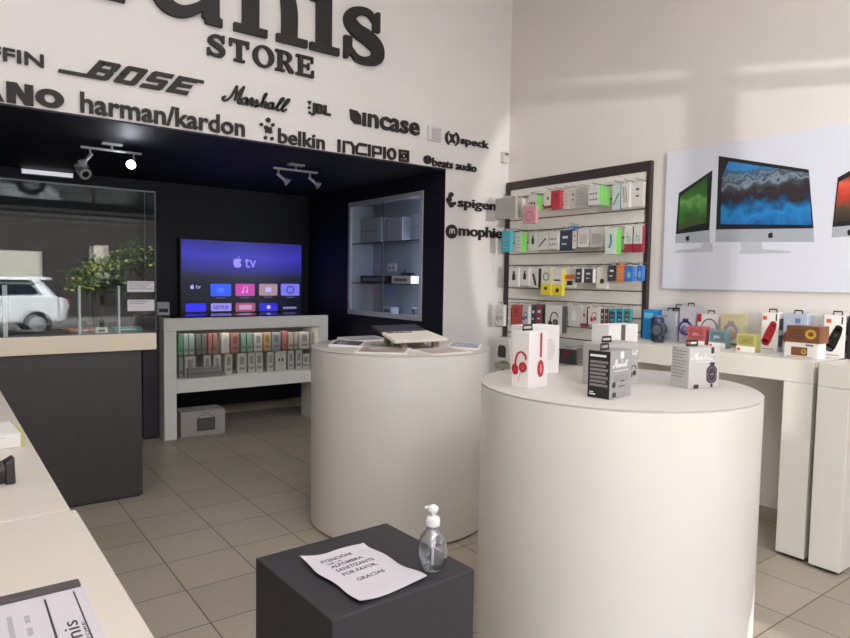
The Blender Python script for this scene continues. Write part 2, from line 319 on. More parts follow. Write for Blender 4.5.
# ------------------------------------------------------------------ room shell
b = MB().box(LX-.1, WX+.1, -1.0, NY+.1, -.1, 0); struct(b, 'floor', floor_mat())
b = MB().box(LX, WX, SY, WY+.3, CH, CH+.1); struct(b, 'ceiling', WALL)
b = MB().box(WX, WX+.1, SY-.1, WY+.2, 0, CH); struct(b, 'wall_right', WALLR)
b = MB().box(LX-.1, LX, SY-.1, NY+.1, 0, CH); struct(b, 'wall_left', WALL)
b = MB().box(LX, NX, WY, WY+.12, NZ, CH).box(NX, WX, WY, WY+.12, 0, CH); struct(b, 'wall_brand', WALL)
b = MB().box(LX, NX+.1, NY, NY+.1, 0, NZ+.1); struct(b, 'wall_niche_back', NAVY)
b = MB().box(LX, NX+.1, WY+.12, NY, NZ+.001, NZ+.1); struct(b, 'ceiling_niche', NAVY)
b = MB().box(LX, NX, WY-.002, WY+.12, NZ-.012, NZ); struct(b, 'trim_soffit', NAVY)
# the niche's right wall, with the hole of the built in display cabinet
c0, c1, h0, h1 = 4.70, 6.03, 1.125, 2.30
b = MB().box(NX, NX+.36, WY+.121, c0, 0, NZ).box(NX, NX+.36, c1, NY, 0, NZ).box(NX, NX+.36, c0, c1, 0, h0).box(NX, NX+.36, c0, c1, h1, NZ)
b.box(NX-.003, NX, WY, WY+.121, 0, NZ)
struct(b, 'wall_niche_right', NAVY)
BB = mat('beige baseboard tile', (168, 156, 138), .4)
b = MB().box(LX, NX, NY-.012, NY, 0, .09); struct(b, 'baseboard_niche', BB)
b = MB().box(NX-.012, NX, WY+.13, NY-.012, 0, .09); struct(b, 'baseboard_niche_right', BB)
b = MB().box(WX-.012, WX, SY, WY, 0, .09); struct(b, 'baseboard_right', BB)
b = MB().box(NX, WX-.012, WY-.012, WY, 0, .09); struct(b, 'baseboard_brand', BB)
# shop front: aluminium posts and a double head bar, open glazing above and below
ALU = mat('aluminium shopfront frame', (225, 225, 228), .5, metal=.1)
b = MB().box(LX, -1.5, SY-.12, SY, 0, CH).box(3.7, WX, SY-.12, SY, 0, CH).box(-1.5, 3.7, SY-.12, SY, 3.6, CH)
struct(b, 'wall_front', WALL)
b = MB()
for x in (-1.5, .3, 2.55, 3.65): b.box(x, x+.05, SY-.09, SY-.03, 0, 3.6)
b.box(-1.5, 3.7, SY-.09, SY-.03, 2.35, 2.39).box(-1.5, 3.7, SY-.09, SY-.03, 2.27, 2.31).box(-1.5, 3.7, SY-.09, SY-.03, 3.55, 3.6)
struct(b, 'window_1', ALU)
b = MB().box(-1.5, 3.7, SY-.12, SY-.1, 2.33, 3.0); struct(b, 'trim_fascia', mat('dark grey fascia', (48, 48, 54), .6))

# ------------------------------------------------------------------ the street, seen mirrored in the showcase glass
ROAD = mat('grey asphalt', (120, 118, 114), .85, noise=.2); PAVE = mat('pale pavement', (190, 180, 165), .8, noise=.1)
b = MB().box(-14, 16, -5.0, -1.0, -.14, -.04); struct(b, 'trim_pavement', PAVE)
b = MB().box(-14, 16, -18, -5.0, -.22, -.14); struct(b, 'ground_road', ROAD)
SOF = mat('dark canopy soffit', (58, 57, 60), .7)
b = MB().box(-6, 9, -3.6, -1.03, 3.05, 3.2); struct(b, 'ceiling_canopy', SOF)
b = MB().box(-14, 16, -18.6, -18, -.2, 9)
struct(b, 'wall_opposite', mat('dark brown facade', (58, 50, 46), .8, noise=.25, nscale=1.5))
b = MB().box(1.2, 2.9, -17.999, -17.95, -.14, 2.3); t = tag(b.build('shop_shutter', mat('pale cream shutter', (205, 200, 184), .7)), 'pale cream shutter mirrored in the showcase glass', 'shutter')
b = MB().box(4.6, 5.1, -17.999, -17.95, .9, 2.6); tag(b.build('notice_board', mat('cream notice board', (208, 200, 176), .7)), 'small cream notice board mirrored behind the shrub', 'board')

def car():
    t = thing('car', 'white hatchback parked in the street, mirrored in the showcase glass', 'car', (1.0, -11.1, -.14))
    P = MB(); WH = mat('white car paint', (240, 240, 244), .18, coat=.6, noise=.0); DK = mat('dark car glass', (24, 28, 34), .08)
    TY = mat('black tyre', (20, 20, 20), .8)
    # side profile (x, z), rear at +x
    low = [(-2.6, .35), (1.42, .35), (1.62, .42), (1.7, .8), (1.62, 1.0), (1.1, 1.08), (-1.2, 1.02), (-2.3, .86), (-2.65, .65)]
    F0 = Face((0, .85, 0), (1, 0, 0), (0, 0, 1))
    P.poly(F0, low, 0, 1.7)
    P.hexa([(-1.2, -.82, 1.0), (1.45, -.82, 1.0), (1.45, .82, 1.0), (-1.2, .82, 1.0)], [(-.35, -.62, 1.52), (1.0, -.62, 1.55), (1.0, .62, 1.55), (-.35, .62, 1.52)])
    P.build('body', WH, t, bevel=.06, smooth=True, seg=3)
    MB().hexa([(.85, -.6, 1.48), (1.3, -.6, 1.46), (1.3, .6, 1.46), (.85, .6, 1.48)], [(.85, -.6, 1.56), (1.32, -.6, 1.54), (1.32, .6, 1.54), (.85, .6, 1.56)]).build('spoiler', WH, t, bevel=.01)
    for s in (-1, 1):
        MB().hexa([(-1.0, s*.82, 1.06), (1.1, s*.82, 1.06), (1.1, s*.80, 1.06), (-1.0, s*.80, 1.06)], [(-.35, s*.665, 1.47), (.85, s*.665, 1.47), (.85, s*.64, 1.47), (-.35, s*.64, 1.47)]).build('side_window', DK, t)
        for x in (-1.75, .95):
            w = MB().lathe([(.2, -.1), (.31, -.1), (.33, -.07), (.33, .07), (.31, .1), (.2, .1)], (x, s*.78, .33), 28, axis='Y').build('wheel', TY, t, smooth=True)
            MB().lathe([(.03, .0), (.2, -.0), (.2, .02), (.03, .05)], (x, s*.78+(.085 if s > 0 else -.12), .33), 20, axis='Y').build('hub_cap', METAL, w)
    MB().hexa([(1.34, -.68, 1.06), (1.47, -.68, 1.06), (1.47, .68, 1.06), (1.34, .68, 1.06)], [(1.0, -.55, 1.48), (1.07, -.55, 1.48), (1.07, .55, 1.48), (1.0, .55, 1.48)]).build('rear_window', DK, t)
    for s in (-1, 1): MB().box(1.5, 1.70, s*.7-.1, s*.7+.1, .82, .98).build('tail_light', RED, t, bevel=.01)
    MB().box(1.68, 1.715, -.84, .84, .42, .58).build('bumper', mat('grey bumper', (120, 122, 126), .5), t, bevel=.02)
    t.rotation_euler = (0, 0, 0)
car()

def shrub(name, label, cx, cy, z0, rx, ry, rz, n, seed, cols):
    t = thing(name, label, 'tree', (cx, cy, -.14)); rnd = random.Random(seed)
    b = MB(); top = z0+.14
    b.tube((0, 0, 0), (.05, 0, top), .06, 8, r2=.045)
    for k in range(7):
        a = rnd.uniform(0, 2*pi); b.tube((.05, 0, top*.8), (rx*.6*cos(a), ry*.6*sin(a), top+rz*rnd.uniform(.3, 1.1)), .02, 6, r2=.008)
    b.build('trunk', mat('brown bark', (90, 72, 54), .9), t)
    b = MB()
    for k in range(n):
        u = Vector((rnd.gauss(0, 1), rnd.gauss(0, 1), rnd.gauss(0, 1))).normalized()*rnd.uniform(.45, 1)**.6
        cl = 1+.25*sin(5*u.x+3*u.z)
        c = Vector((u.x*rx*cl, u.y*ry*cl, top+rz*.6+u.z*rz*cl))
        d = Vector((rnd.uniform(-1, 1), rnd.uniform(-1, 1), rnd.uniform(-.6, .8))).normalized(); e = d.cross(Vector((0, 0, 1))+Vector((rnd.random(), rnd.random(), 0))).normalized()
        l = rnd.uniform(.09, .16); w = l*.38; h = d.cross(e)*l*.12
        b.add([c, c+d*l*.5+e*w+h, c+d*l, c+d*l*.5-e*w+h, c+d*l*.5-h*.5], [(0, 1, 4), (1, 2, 4), (2, 3, 4), (3, 0, 4)], rnd.choice((0, 0, 1, 2, 2)))
    b.build('foliage', cols, t)
LV = [mat('mid green leaf', (66, 92, 34), .5), mat('highlight yellow leaf', (190, 194, 84), .5), mat('dark green leaf', (36, 56, 26), .6)]  # yellow leaves paint the sunlit highlights among the green
shrub('small_tree', 'sunlit yellow green tree mirrored in the showcase glass', 3.1, -8.3, 1.15, .62, .55, .45, 750, 3, LV)
shrub('small_tree', 'higher leafy tree mirrored at the right of the showcase glass', 4.3, -9.4, 1.75, .75, .6, .4, 600, 5, LV)
# ------------------------------------------------------------------ brand wall signs
SF = Face((0, WY, 0), (1, 0, 0), (0, 0, 1))
def sign(name, label, drawer, split=True, pname='letter', m=SIGNM, cat='sign', cut=None):
    b = MB(); b.stag = .0002; drawer(b)
    xs = [v.x for v in b.v]; zs = [v.z for v in b.v]; c = (min(xs)/2+max(xs)/2, WY, min(zs))
    b.off = Vector(c); t = thing(name, label, cat, c, group=None)
    for q in (islands(b) if split else [b]):
        q.off = Vector(c); q.build(pname, m, t)
    return t
T0, T1 = .003, .018
def big(b):
    k = dict(t0=T0, t1=.035)
    zb = 3.157; xh = .40; zt = zb+xh; z2 = 3.75
    # T (only the corner of its foot shows)
    b.rect(SF, .66, .93, zb, zb+.055, **k); b.rect(SF, .75, .85, zb+.05, 3.72, **k); b.rect(SF, .52, 1.06, 3.64, 3.76, **k)
    # u
    b.strip(SF, [(1.125, zt-.01), (1.125, zb+.16), (1.17, zb+.06), (1.27, zb+.035), (1.38, zb+.09), (1.45, zb+.17)], [.11, .11, .10, .075, .06, .05], **k)
    b.rect(SF, 1.04, 1.14, zt-.05, zt, **k); b.rect(SF, 1.40, 1.51, zb+.03, zt, **k); b.poly(SF, [(1.41, zb+.05), (1.42, zb), (1.53, zb-.005), (1.53, zb+.045), (1.50, zb+.06)], **k); b.rect(SF, 1.34, 1.44, zt-.05, zt, **k)
    # n
    b.rect(SF, 1.67, 1.785, zb+.02, zt, **k); b.rect(SF, 1.61, 1.845, zb, zb+.052, **k); b.rect(SF, 1.61, 1.70, zt-.05, zt, **k)
    b.strip(SF, [(1.74, zt-.14), (1.80, zt-.05), (1.90, zt-.02), (1.985, zt-.07), (2.012, zt-.17), (2.012, zb+.03)], [.05, .06, .075, .10, .115, .115], **k); b.rect(SF, 1.915, 2.15, zb, zb+.052, **k)
    # i
    b.rect(SF, 2.225, 2.345, zb+.02, zt, **k); b.rect(SF, 2.175, 2.41, zb, zb+.052, **k); b.rect(SF, 2.175, 2.26, zt-.05, zt, **k); b.disc(SF, 2.285, zt+.12, .07, **k)
    # s
    c = 2.62
    b.strip(SF, [(c+.115, zt-.10), (c+.06, zt-.03), (c-.02, zt-.022), (c-.10, zt-.065), (c-.115, zt-.125), (c-.05, zt-.18), (c+.05, zt-.215), (c+.125, zt-.27), (c+.12, zt-.345), (c+.03, zt-.385), (c-.06, zt-.378), (c-.13, zt-.30)],
            [.03, .05, .055, .085, .105, .11, .12, .115, .10, .06, .05, .03], **k)
    b.poly(SF, [(c+.085, zt-.15), (c+.145, zt-.15), (c+.145, zt), (c+.115, zt), (c+.09, zt-.06)], **k)
    b.poly(SF, [(c-.165, zb), (c-.135, zb), (c-.105, zb+.05), (c-.10, zb+.165), (c-.165, zb+.165)], **k)
sign('store_sign', 'giant dark slab serif letters cut off by the top of the photo', big)
def store(b):
    z = 2.958; h = .145; k = dict(t0=T0, t1=.024); s = .028
    X = [(1.429, 1.556), (1.581, 1.718), (1.744, 1.901), (1.911, 2.051), (2.068, 2.207)]
    a, e = X[0]; c = (a+e)/2
    b.strip(SF, [(c+.045, z+h-.035), (c+.02, z+h-.012), (c-.01, z+h-.012), (c-.035, z+h-.03), (c-.038, z+h-.05), (c-.01, z+h-.066), (c+.02, z+.066), (c+.043, z+.045), (c+.035, z+.02), (c+.0, z+.01), (c-.03, z+.016), (c-.05, z+.04)], [.014, .018, .02, .03, .034, .036, .038, .036, .03, .02, .018, .014], **k)
    b.rect(SF, c+.038, c+.055, z+h-.05, z+h, **k); b.rect(SF, c-.06, c-.043, z, z+.05, **k)
    a, e = X[1]; c = (a+e)/2
    b.rect(SF, c-.018, c+.018, z, z+h, **k); b.rect(SF, a, e, z+h-.022, z+h, **k); b.rect(SF, c-.038, c+.038, z, z+.015, **k); b.rect(SF, a, a+.018, z+h-.05, z+h, **k); b.rect(SF, e-.018, e, z+h-.05, z+h, **k)
    a, e = X[2]; b.ring(SF, (a+e)/2, z+h/2, (e-a)/2, h/2+.003, .017, wx=.036, **k)
    a, e = X[3]; b.rect(SF, a+.018, a+.052, z, z+h, **k); b.rect(SF, a, a+.07, z, z+.015, **k); b.rect(SF, a, a+.05, z+h-.015, z+h, **k)
    b.strip(SF, [(a+.04, z+h-.01), (a+.085, z+h-.012), (a+.108, z+h-.038), (a+.085, z+.068), (a+.04, z+.068)], [.018, .02, .032, .02, .017], **k); b.poly(SF, [(a+.06, z+.072), (a+.09, z+.066), (a+.14, z+.01), (a+.14, z), (a+.105, z)], **k)
    a, e = X[4]; b.rect(SF, a+.018, a+.052, z, z+h, **k); b.rect(SF, a, e, z, z+.018, **k); b.rect(SF, a, e-.006, z+h-.018, z+h, **k); b.rect(SF, a+.05, a+.10, z+.066, z+.081, **k)
    b.rect(SF, e-.016, e, z, z+.05, **k); b.rect(SF, e-.02, e-.006, z+h-.045, z+h, **k); b.rect(SF, a+.09, a+.103, z+.05, z+.097, **k)
sign('store_sign', 'dark slab serif word STORE on the white wall', store)
def mk(txt, x0, x1, z0, z1, bold=.02, shear=0): return lambda b: b.text(SF, txt, x0, x1, z0, z1, T0, T1, bold=bold, shear=shear)
sign('brand_sign', 'dark wall letters GRIFFIN at the left edge of the photo', mk('GRIFFIN', .0, .495, 2.682, 2.756, .02))

def anoL(b):
    k = dict(t0=T0, t1=T1)
    b.poly(SF, [(.13, 2.457), (.18, 2.572), (.245, 2.572), (.298, 2.457), (.245, 2.457), (.235, 2.48), (.19, 2.48), (.182, 2.457)], **k)
    b.poly(SF, [(.31, 2.457), (.355, 2.457), (.355, 2.52), (.395, 2.457), (.44, 2.457), (.44, 2.572), (.398, 2.572), (.398, 2.515), (.36, 2.572), (.31, 2.572)], **k)
    b.ring(SF, .522, 2.515, .073, .052, .026, wx=.045, **k)

sign('brand_sign', 'heavy black letters ANO above the left end of the niche', anoL)
def bose(b):
    z0, z1 = 2.674, 2.787; H = z1-z0; k = dict(t0=T0, t1=T1)
    def P(x, pts): b.poly(SF, [(x+u+.085*v, z0+H*v) for u, v in pts], **k)
    for i, x in enumerate((.70, .855, 1.01, 1.165)):
        W = .135; c = 'BOSE'[i]
        if c == 'B': P(x, [(0, 0), (W-.02, 0), (W-.004, .1), (W-.004, .42), (W-.02, .5), (W-.004, .58), (W-.004, .9), (W-.02, 1), (.03, 1), (.03, .8), (W-.045, .8), (W-.045, .6), (.045, .6), (.045, .4), (W-.045, .4), (W-.045, .2), (.045, .2), (.045, .8), (.03, 1), (0, 1)])
        if c == 'O': P(x, [(0, .1), (.012, 0), (W-.016, 0), (W-.004, .1), (W-.004, .9), (W-.016, 1), (.012, 1), (0, .9), (0, .5), (.045, .5), (.045, .8), (W-.048, .8), (W-.048, .2), (.045, .2), (.045, .45), (0, .45)])
        if c == 'S': P(x, [(0, 0), (W-.016, 0), (W-.004, .1), (W-.004, .5), (W-.016, .6), (.045, .6), (.045, .78), (W-.004, .78), (W-.004, 1), (.012, 1), (0, .9), (0, .5), (.012, .4), (W-.048, .4), (W-.048, .22), (0, .22)])
        if c == 'E': P(x, [(0, 0), (W, 0), (W, .22), (.045, .22), (.045, .4), (W-.01, .4), (W-.01, .6), (.045, .6), (.045, .78), (W, .78), (W, 1), (0, 1)])
    b.poly(SF, [(.565, z0), (.72, z0), (.72, z0+.018), (.57, z0+.018)], **k); b.poly(SF, [(1.36, z1-.018), (1.41, z1-.018), (1.41, z1), (1.36, z1)], **k)
sign('brand_sign', 'slanted black letters BOSE with long bars', bose, cut=1)
def mar(b):
    for s in MAR: b.strip(SF, s, .0145, T0, T1, smooth=5)
sign('brand_sign', 'black handwriting style sign reading Marshall', mar, split=False, pname='lettering')
def jbl(b):
    b.text(SF, 'JBL', 2.19, 2.353, 2.69, 2.783, T0, T1, bold=.04)
    b.poly(SF, [(2.163, 2.79), (2.195, 2.79), (2.18, 2.762)], T0, T1); b.rect(SF, 2.168, 2.186, 2.735, 2.75, T0, T1); b.rect(SF, 2.172, 2.19, 2.70, 2.715, T0, T1)
sign('brand_sign', 'small black letters JBL between the script sign and the leaf sign', jbl)
def incase(b):
    b.text(SF, 'ıncase', 2.63, 3.175, 2.68, 2.785, T0, T1, bold=.022)
    b.poly(SF, [(2.515, 2.79), (2.58, 2.785), (2.612, 2.755), (2.618, 2.69), (2.56, 2.687), (2.525, 2.715)], T0, T1)
sign('brand_sign', 'rounded black letters incase with a leaf shape', incase)
sign('brand_sign', 'black letters harman/kardon running along the niche edge', mk('harman/kardon', .68, 1.69, 2.462, 2.585, .02))
def belkin(b):
    b.text(SF, 'belkin', 1.935, 2.305, 2.455, 2.56, T0, T1, bold=.018)
    for x, z, r in ((1.86, 2.603, .017), (1.81, 2.565, .011), (1.895, 2.575, .012), (1.845, 2.55, .014), (1.875, 2.545, .012), (1.85, 2.525, .013), (1.878, 2.525, .013), (1.84, 2.478, .012), (1.888, 2.478, .012)): b.disc(SF, x, z, r, t0=T0, t1=T1, n=12)
    b.strip(SF, [(1.845, 2.55), (1.862, 2.548), (1.872, 2.53)], .012, T0, T1)
sign('brand_sign', 'black letters belkin with a cluster of dots', belkin)
def incipio(b):
    z0, z1, w = 2.455, 2.548, .02
    k = dict(t0=T0, t1=T1, smooth=0)
    b.rect(SF, 2.415, 2.437, z0, z1, T0, T1)
    b.strip(SF, [(2.468, z0), (2.468, z1-.01), (2.53, z1-.01), (2.552, z1-.035), (2.552, z0)], w, **k)
    b.strip(SF, [(2.672, z1-.01), (2.60, z1-.01), (2.582, z1-.03), (2.582, z0+.01), (2.672, z0+.01)], w, **k); b.rect(SF, 2.685, 2.705, z0, z1, T0, T1)
    b.strip(SF, [(2.73, z0), (2.73, z1-.01), (2.80, z1-.01), (2.80, z0+.035), (2.745, z0+.035)], w, **k); b.rect(SF, 2.825, 2.845, z0, z1, T0, T1)
    b.ring(SF, 2.903, (z0+z1)/2, .043, .048, .02, T0, T1)
    b.rect(SF, 2.975, 3.07, z1-.016, z1, T0, T1); b.rect(SF, 2.975, 3.07, z0, z0+.016, T0, T1); b.rect(SF, 2.975, 2.991, z0, z1, T0, T1); b.rect(SF, 3.054, 3.07, z0, z1, T0, T1); b.ring(SF, 3.022, (z0+z1)/2, .026, .024, .012, T0, T1)
sign('brand_sign', 'squared black letters INCIPIO ending in a boxed ring', incipio)
def speck(b):
    b.text(SF, 'speck', 3.615, 3.943, 2.66, 2.745, T0, T1, bold=.016)
    b.strip(SF, [(3.487, 2.768), (3.462, 2.735), (3.462, 2.69), (3.487, 2.655)], [.006, .02, .02, .006], T0, T1); b.strip(SF, [(3.558, 2.768), (3.585, 2.735), (3.585, 2.69), (3.558, 2.655)], [.006, .02, .02, .006], T0, T1)
    for s in (-1, 1): b.strip(SF, [(3.522+s*.028, 2.75), (3.522+s*.006, 2.712), (3.522+s*.028, 2.675)], .015, T0, T1)
    b.disc(SF, 3.522, 2.712, .014, .034, T0, T1)
sign('brand_sign', 'black letters speck with a bracket emblem on the white wall', speck)
def beats(b):
    b.ring(SF, 3.262, 2.50, .04, .036, .012, T0, T1); b.ring(SF, 3.266, 2.496, .018, .017, .009, T0, T1); b.strip(SF, [(3.25, 2.53), (3.25, 2.495)], .01, T0, T1)
    b.text(SF, 'beats audio', 3.315, 3.80, 2.455, 2.525, T0, T1, bold=.012)
sign('brand_sign', 'black words beats audio at the niche corner', beats)
def spigen(b):
    b.text(SF, 'spigen', 3.60, 4.045, 2.115, 2.215, T0, T1, bold=.016)
    for x, z, r in ((3.52, 2.235, .022), (3.49, 2.19, .02), (3.525, 2.15, .024), (3.56, 2.165, .014)): b.disc(SF, x, z, r, t0=T0, t1=T1, n=12)
    b.strip(SF, [(3.545, 2.24), (3.50, 2.225), (3.52, 2.19), (3.49, 2.17), (3.53, 2.14), (3.56, 2.17)], .016, T0, T1)
sign('brand_sign', 'black letters spigen between the corner of the niche and the slatwall', spigen)
def mophie(b):
    F = SF
    b.ring(F, 3.535, 1.922, .062, .060, .052, T0, T1); b.disc(F, 3.535, 1.922, .02, t0=T0, t1=T1)
    b.text(F, 'mophie', 3.615, 4.13, 1.862, 1.985, T0, T1, bold=.02)
m = sign('brand_sign', 'black letters mophie with a round emblem, lowest sign on the wall', mophie)
q = MB(m.location); q.strip(SF, [(3.505, 1.90), (3.51, 1.935), (3.525, 1.94), (3.532, 1.905), (3.54, 1.94), (3.555, 1.94), (3.562, 1.905)], .007, T1+.0005, T1+.002); q.build('emblem_mark', WHITE, m)

# wall fittings
t = thing('wall_switch', 'small pale square wall plate beside the bracket emblem', 'switch', (3.34, WY, 2.68))
b = MB((3.34, WY, 2.68)); b.rrect(SF, 3.262, 3.405, 2.665, 2.785, .01, 0, .016); b.build('plate', mat('pale grey plastic', (222, 214, 214), .5), t)
b = MB((3.34, WY, 2.68)); b.rrect(SF, 3.305, 3.385, 2.68, 2.765, .006, .017, .03); b.build('rocker', mat('grey plastic', (196, 190, 192), .5), t)
t = thing('motion_sensor', 'tiny white motion sensor in the wall corner', 'sensor', (4.13, WY, 2.575))
b = MB((4.13, WY, 2.575)); b.rrect(SF, 4.095, 4.165, 2.575, 2.675, .012, 0, .045); b.build('housing', mat('sensor plastic', (214, 208, 204), .5), t)
b = MB((4.13, WY, 2.575)); b.rect(SF, 4.108, 4.152, 2.64, 2.662, .046, .05); b.build('lens', mat('grey lens', (120, 118, 118), .3), t)
# ------------------------------------------------------------------ tall glass showcase on a charcoal counter
o = (.28, 4.83, 0); t = thing('glass_showcase', 'tall glass showcase on a charcoal counter at the left', 'showcase', o)
x0, x1, y0, y1 = -.6, 1.152, 4.58, 5.08
b = MB(o).box(x0, 1.06, 4.605, 5.06, .012, 1.0).box(x0, 1.05, 4.62, 5.05, 0, .012); b.build('base_cabinet', CHAR, t, bevel=.002)
b = MB(o).box(x0, x1, y0, y1, 1.001, 1.112); b.build('counter_band', CREAM, t, bevel=.003)
b = MB(o).box(x0+.01, 1.135, 4.60, 5.06, 1.1125, 1.116); b.build('display_floor', mat('grey display felt', (120, 112, 104), .8), t)
GP = glass('showcase glass', (246, 249, 249))
for (n, a) in (('glass_panel', (x0, x1-.007, y0+.004, y0+.012, 1.113, 2.05)), ('glass_panel', (x1-.008, x1, y0+.012, y1, 1.113, 2.05)), ('glass_panel', (x0, x1-.01, y1-.01, y1-.002, 1.113, 2.05)), ('glass_top', (x0, x1, y0, y1, 2.051, 2.059)), ('glass_shelf', (x0, 1.138, y0+.016, y1-.014, 1.428, 1.436))):
    b = MB(o).box(*a); b.build(n, GP, t)
EDGE = mat('pale green glass edge', (70, 78, 82), .3)
for a in ((x1-.006, x1+.001, y0+.0, y0+.004, 1.113, 2.05), (x0, x1, y0-.002, y0, 2.051, 2.059)):
    b = MB(o).box(*a); b.build('edge_strip', EDGE, t)
b = MB(o).box(1.085, 1.088, 4.594, 4.60, 1.436, 2.05); b.build('edge_strip', EDGE, t)
FR = mat('frosted divider', (205, 208, 208), .4)
for x, w in ((.283, .024), (.686, .013), (.918, .011)):
    b = MB(o).box(x, x+w, y0+.014, y0+.05, 1.117, 1.427); b.build('divider', FR, t)
for z0, z1, nm in ((1.389, 1.46, 0), (1.262, 1.337, 1)):
    F = Face((0, y0+.004, 0), (1, 0, 0), (0, 0, 1)); q = MB(o); q.rect(F, .972, 1.14, z0, z1, .0005, .0015)
    lb = q.build('paper_label', PAPER, t)
    q = MB(o)
    for k in range(4 if not nm else 2):
        q.rect(F, .98, 1.13-.02*(k % 3)-.03*nm, z1-.014-.013*k, z1-.010-.013*k, .0017, .0022)
    q.build('printed_text', GREYC, lb)
# goods inside the showcase
def small(name, label, cat, loc, dims, m, rz=0, group=None, bevel=.003):
    t = MB().box(-dims[0]/2, dims[0]/2, -dims[1]/2, dims[1]/2, 0, dims[2]).build(name, m, bevel=bevel)
    t.location = loc; t.rotation_euler = (0, 0, RD(rz)); tag(t, label, cat, group); return t
zf = 1.1165
t = thing('wireless_charger', 'black tray with a pale disc in the showcase', 'charger', (.42, 4.85, zf)); 
MB().box(-.10, .10, -.07, .07, 0, .012).build('tray', BLK, t, bevel=.004); MB().lathe([(.05, .0125), (.052, .016), (.048, .02), (0, .021)], n=28).build('disc', METAL, t, smooth=True)
t = thing('leather_case', 'orange brown case lying in the showcase', 'case', (.74, 4.86, zf), 12)
MB().box(-.10, .10, -.06, .06, 0, .02).build('shell', mat('orange brown leather', (206, 108, 52), .55), t, bevel=.006); MB().box(-.02, .02, -.066, -.058, .002, .018).build('clasp', METAL, t)
t = thing('cable_box', 'small white box in the middle of the showcase floor', 'box', (.83, 4.69, zf)); MB().box(-.035, .035, -.03, .03, 0, .035).build('carton', WHITE, t, bevel=.001); MB().box(-.02, .02, -.031, -.030, .01, .024).build('printed_patch', GREYC, t)
t = thing('portable_drive', 'teal slim box in the right part of the showcase', 'box', (1.01, 4.80, zf)); MB().box(-.09, .09, -.05, .05, 0, .026).build('body', mat('teal plastic', (52, 150, 140), .4), t, bevel=.004); MB().box(-.05, .05, -.0515, -.0505, .008, .016).build('printed_patch', METAL, t)
t = thing('router', 'low black box at the left end of the showcase', 'box', (.05, 4.84, zf)); MB().box(-.12, .12, -.07, .07, 0, .04).build('body', BLK, t, bevel=.005); MB().box(-.08, .08, -.0715, -.0705, .014, .02).build('light_bar', GREYC, t)

# ------------------------------------------------------------------ niche: lamps, camera, television, cabinet
def spot(track_x0, track_x1, y, label, heads):
    cx = (track_x0+track_x1)/2; t = thing('track_light', label, 'lamp', (cx, y, NZ)); o = (cx, y, NZ)
    b = MB(o).box(track_x0, track_x1, y-.012, y+.012, NZ-.062, NZ-.046); b.build('rail', METAL, t, bevel=.003)
    b = MB(o).box(cx-.07, cx+.07, y-.03, y+.03, NZ-.018, NZ-.0005); b.build('ceiling_plate', METAL, t, bevel=.004)
    b = MB(o).tube((cx, y, NZ-.046), (cx, y, NZ-.018), .008); b.build('stem', METAL, t)
    for x, d, lit in heads:
        d = Vector(d).normalized(); p = Vector((x, y, NZ-.062)); k = p+Vector((0, 0, -.045))
        b = MB(o).tube(p, k, .007); b.build('swivel_arm', METAL, t)
        b = MB(o); e = k+d*.10; b.tube(k-d*.015, k+d*.06, .013, 14); b.tube(k+d*.06, e, .014, 18, r2=.034)
        h = b.build('lamp_head', METAL, t, smooth=True)
        b = MB(o).tube(e+d*.0005, e+d*.003, .029, 18)
        b.build('bulb', mat('lit bulb', (255, 255, 255), .3, emit=(235, 238, 255), estr=45) if lit else mat('unlit bulb', (215, 215, 225), .2), h)
        if lit:
            l = bpy.data.lights.new('track_lamp', 'POINT'); l.energy = 1.2; l.color = (.9, .92, 1); l.shadow_soft_size = .03
            lo = bpy.data.objects.new('track_lamp', l); COL.objects.link(lo); lo.location = e+d*.05
spot(.80, 1.205, 5.17, 'silver track light with one glowing spot above the showcase', [(.86, (-.5, -.35, -.62), 0), (1.15, (-.35, -.75, -.42), 1)])
spot(2.19, 2.59, 5.05, 'silver track light with two unlit spots in front of the television', [(2.235, (.62, -.3, -.55), 0), (2.52, (.62, -.35, -.55), 0)])
cam = (.985, 6.35, NZ); t = thing('security_camera', 'white round ceiling camera behind the showcase top', 'camera', cam)
W2 = mat('white camera plastic', (214, 212, 216), .4)
MB().lathe([(.0, 0), (.055, -.001), (.06, -.02), (.05, -.03), (0, -.031)], n=24).build('mount', W2, t, smooth=True)
q = MB(); q.tube((0, 0, -.03), (.01, -.02, -.055), .03); a = Vector((0, -.03, -.06)); d = Vector((.35, -1, -.55)).normalized(); q.tube(a-d*.03, a+d*.07, .04, 20, r2=.05); q.build('barrel', W2, t, smooth=True)
q = MB(); q.tube(a+d*.0705, a+d*.073, .028, 20); q.build('lens', BLK, t)
o = (.79, NY, 2.41); t = thing('reflection_panel', 'flat white glowing panel added for a lamp reflection above the showcase', 'lamp', o)  # glowing panel added where a lamp's reflection showed in the glass
MB(o).box(.59, 1.01, NY-.035, NY-.001, 2.40, 2.447).build('casing', mat('white panel casing', (190, 190, 195), .5), t, bevel=.003)
MB(o).box(.595, 1.005, NY-.037, NY-.0355, 2.404, 2.443).build('glow_face', mat('reflected lamp glow', (200, 200, 205), .6, emit=(205, 205, 214), estr=.75), t)

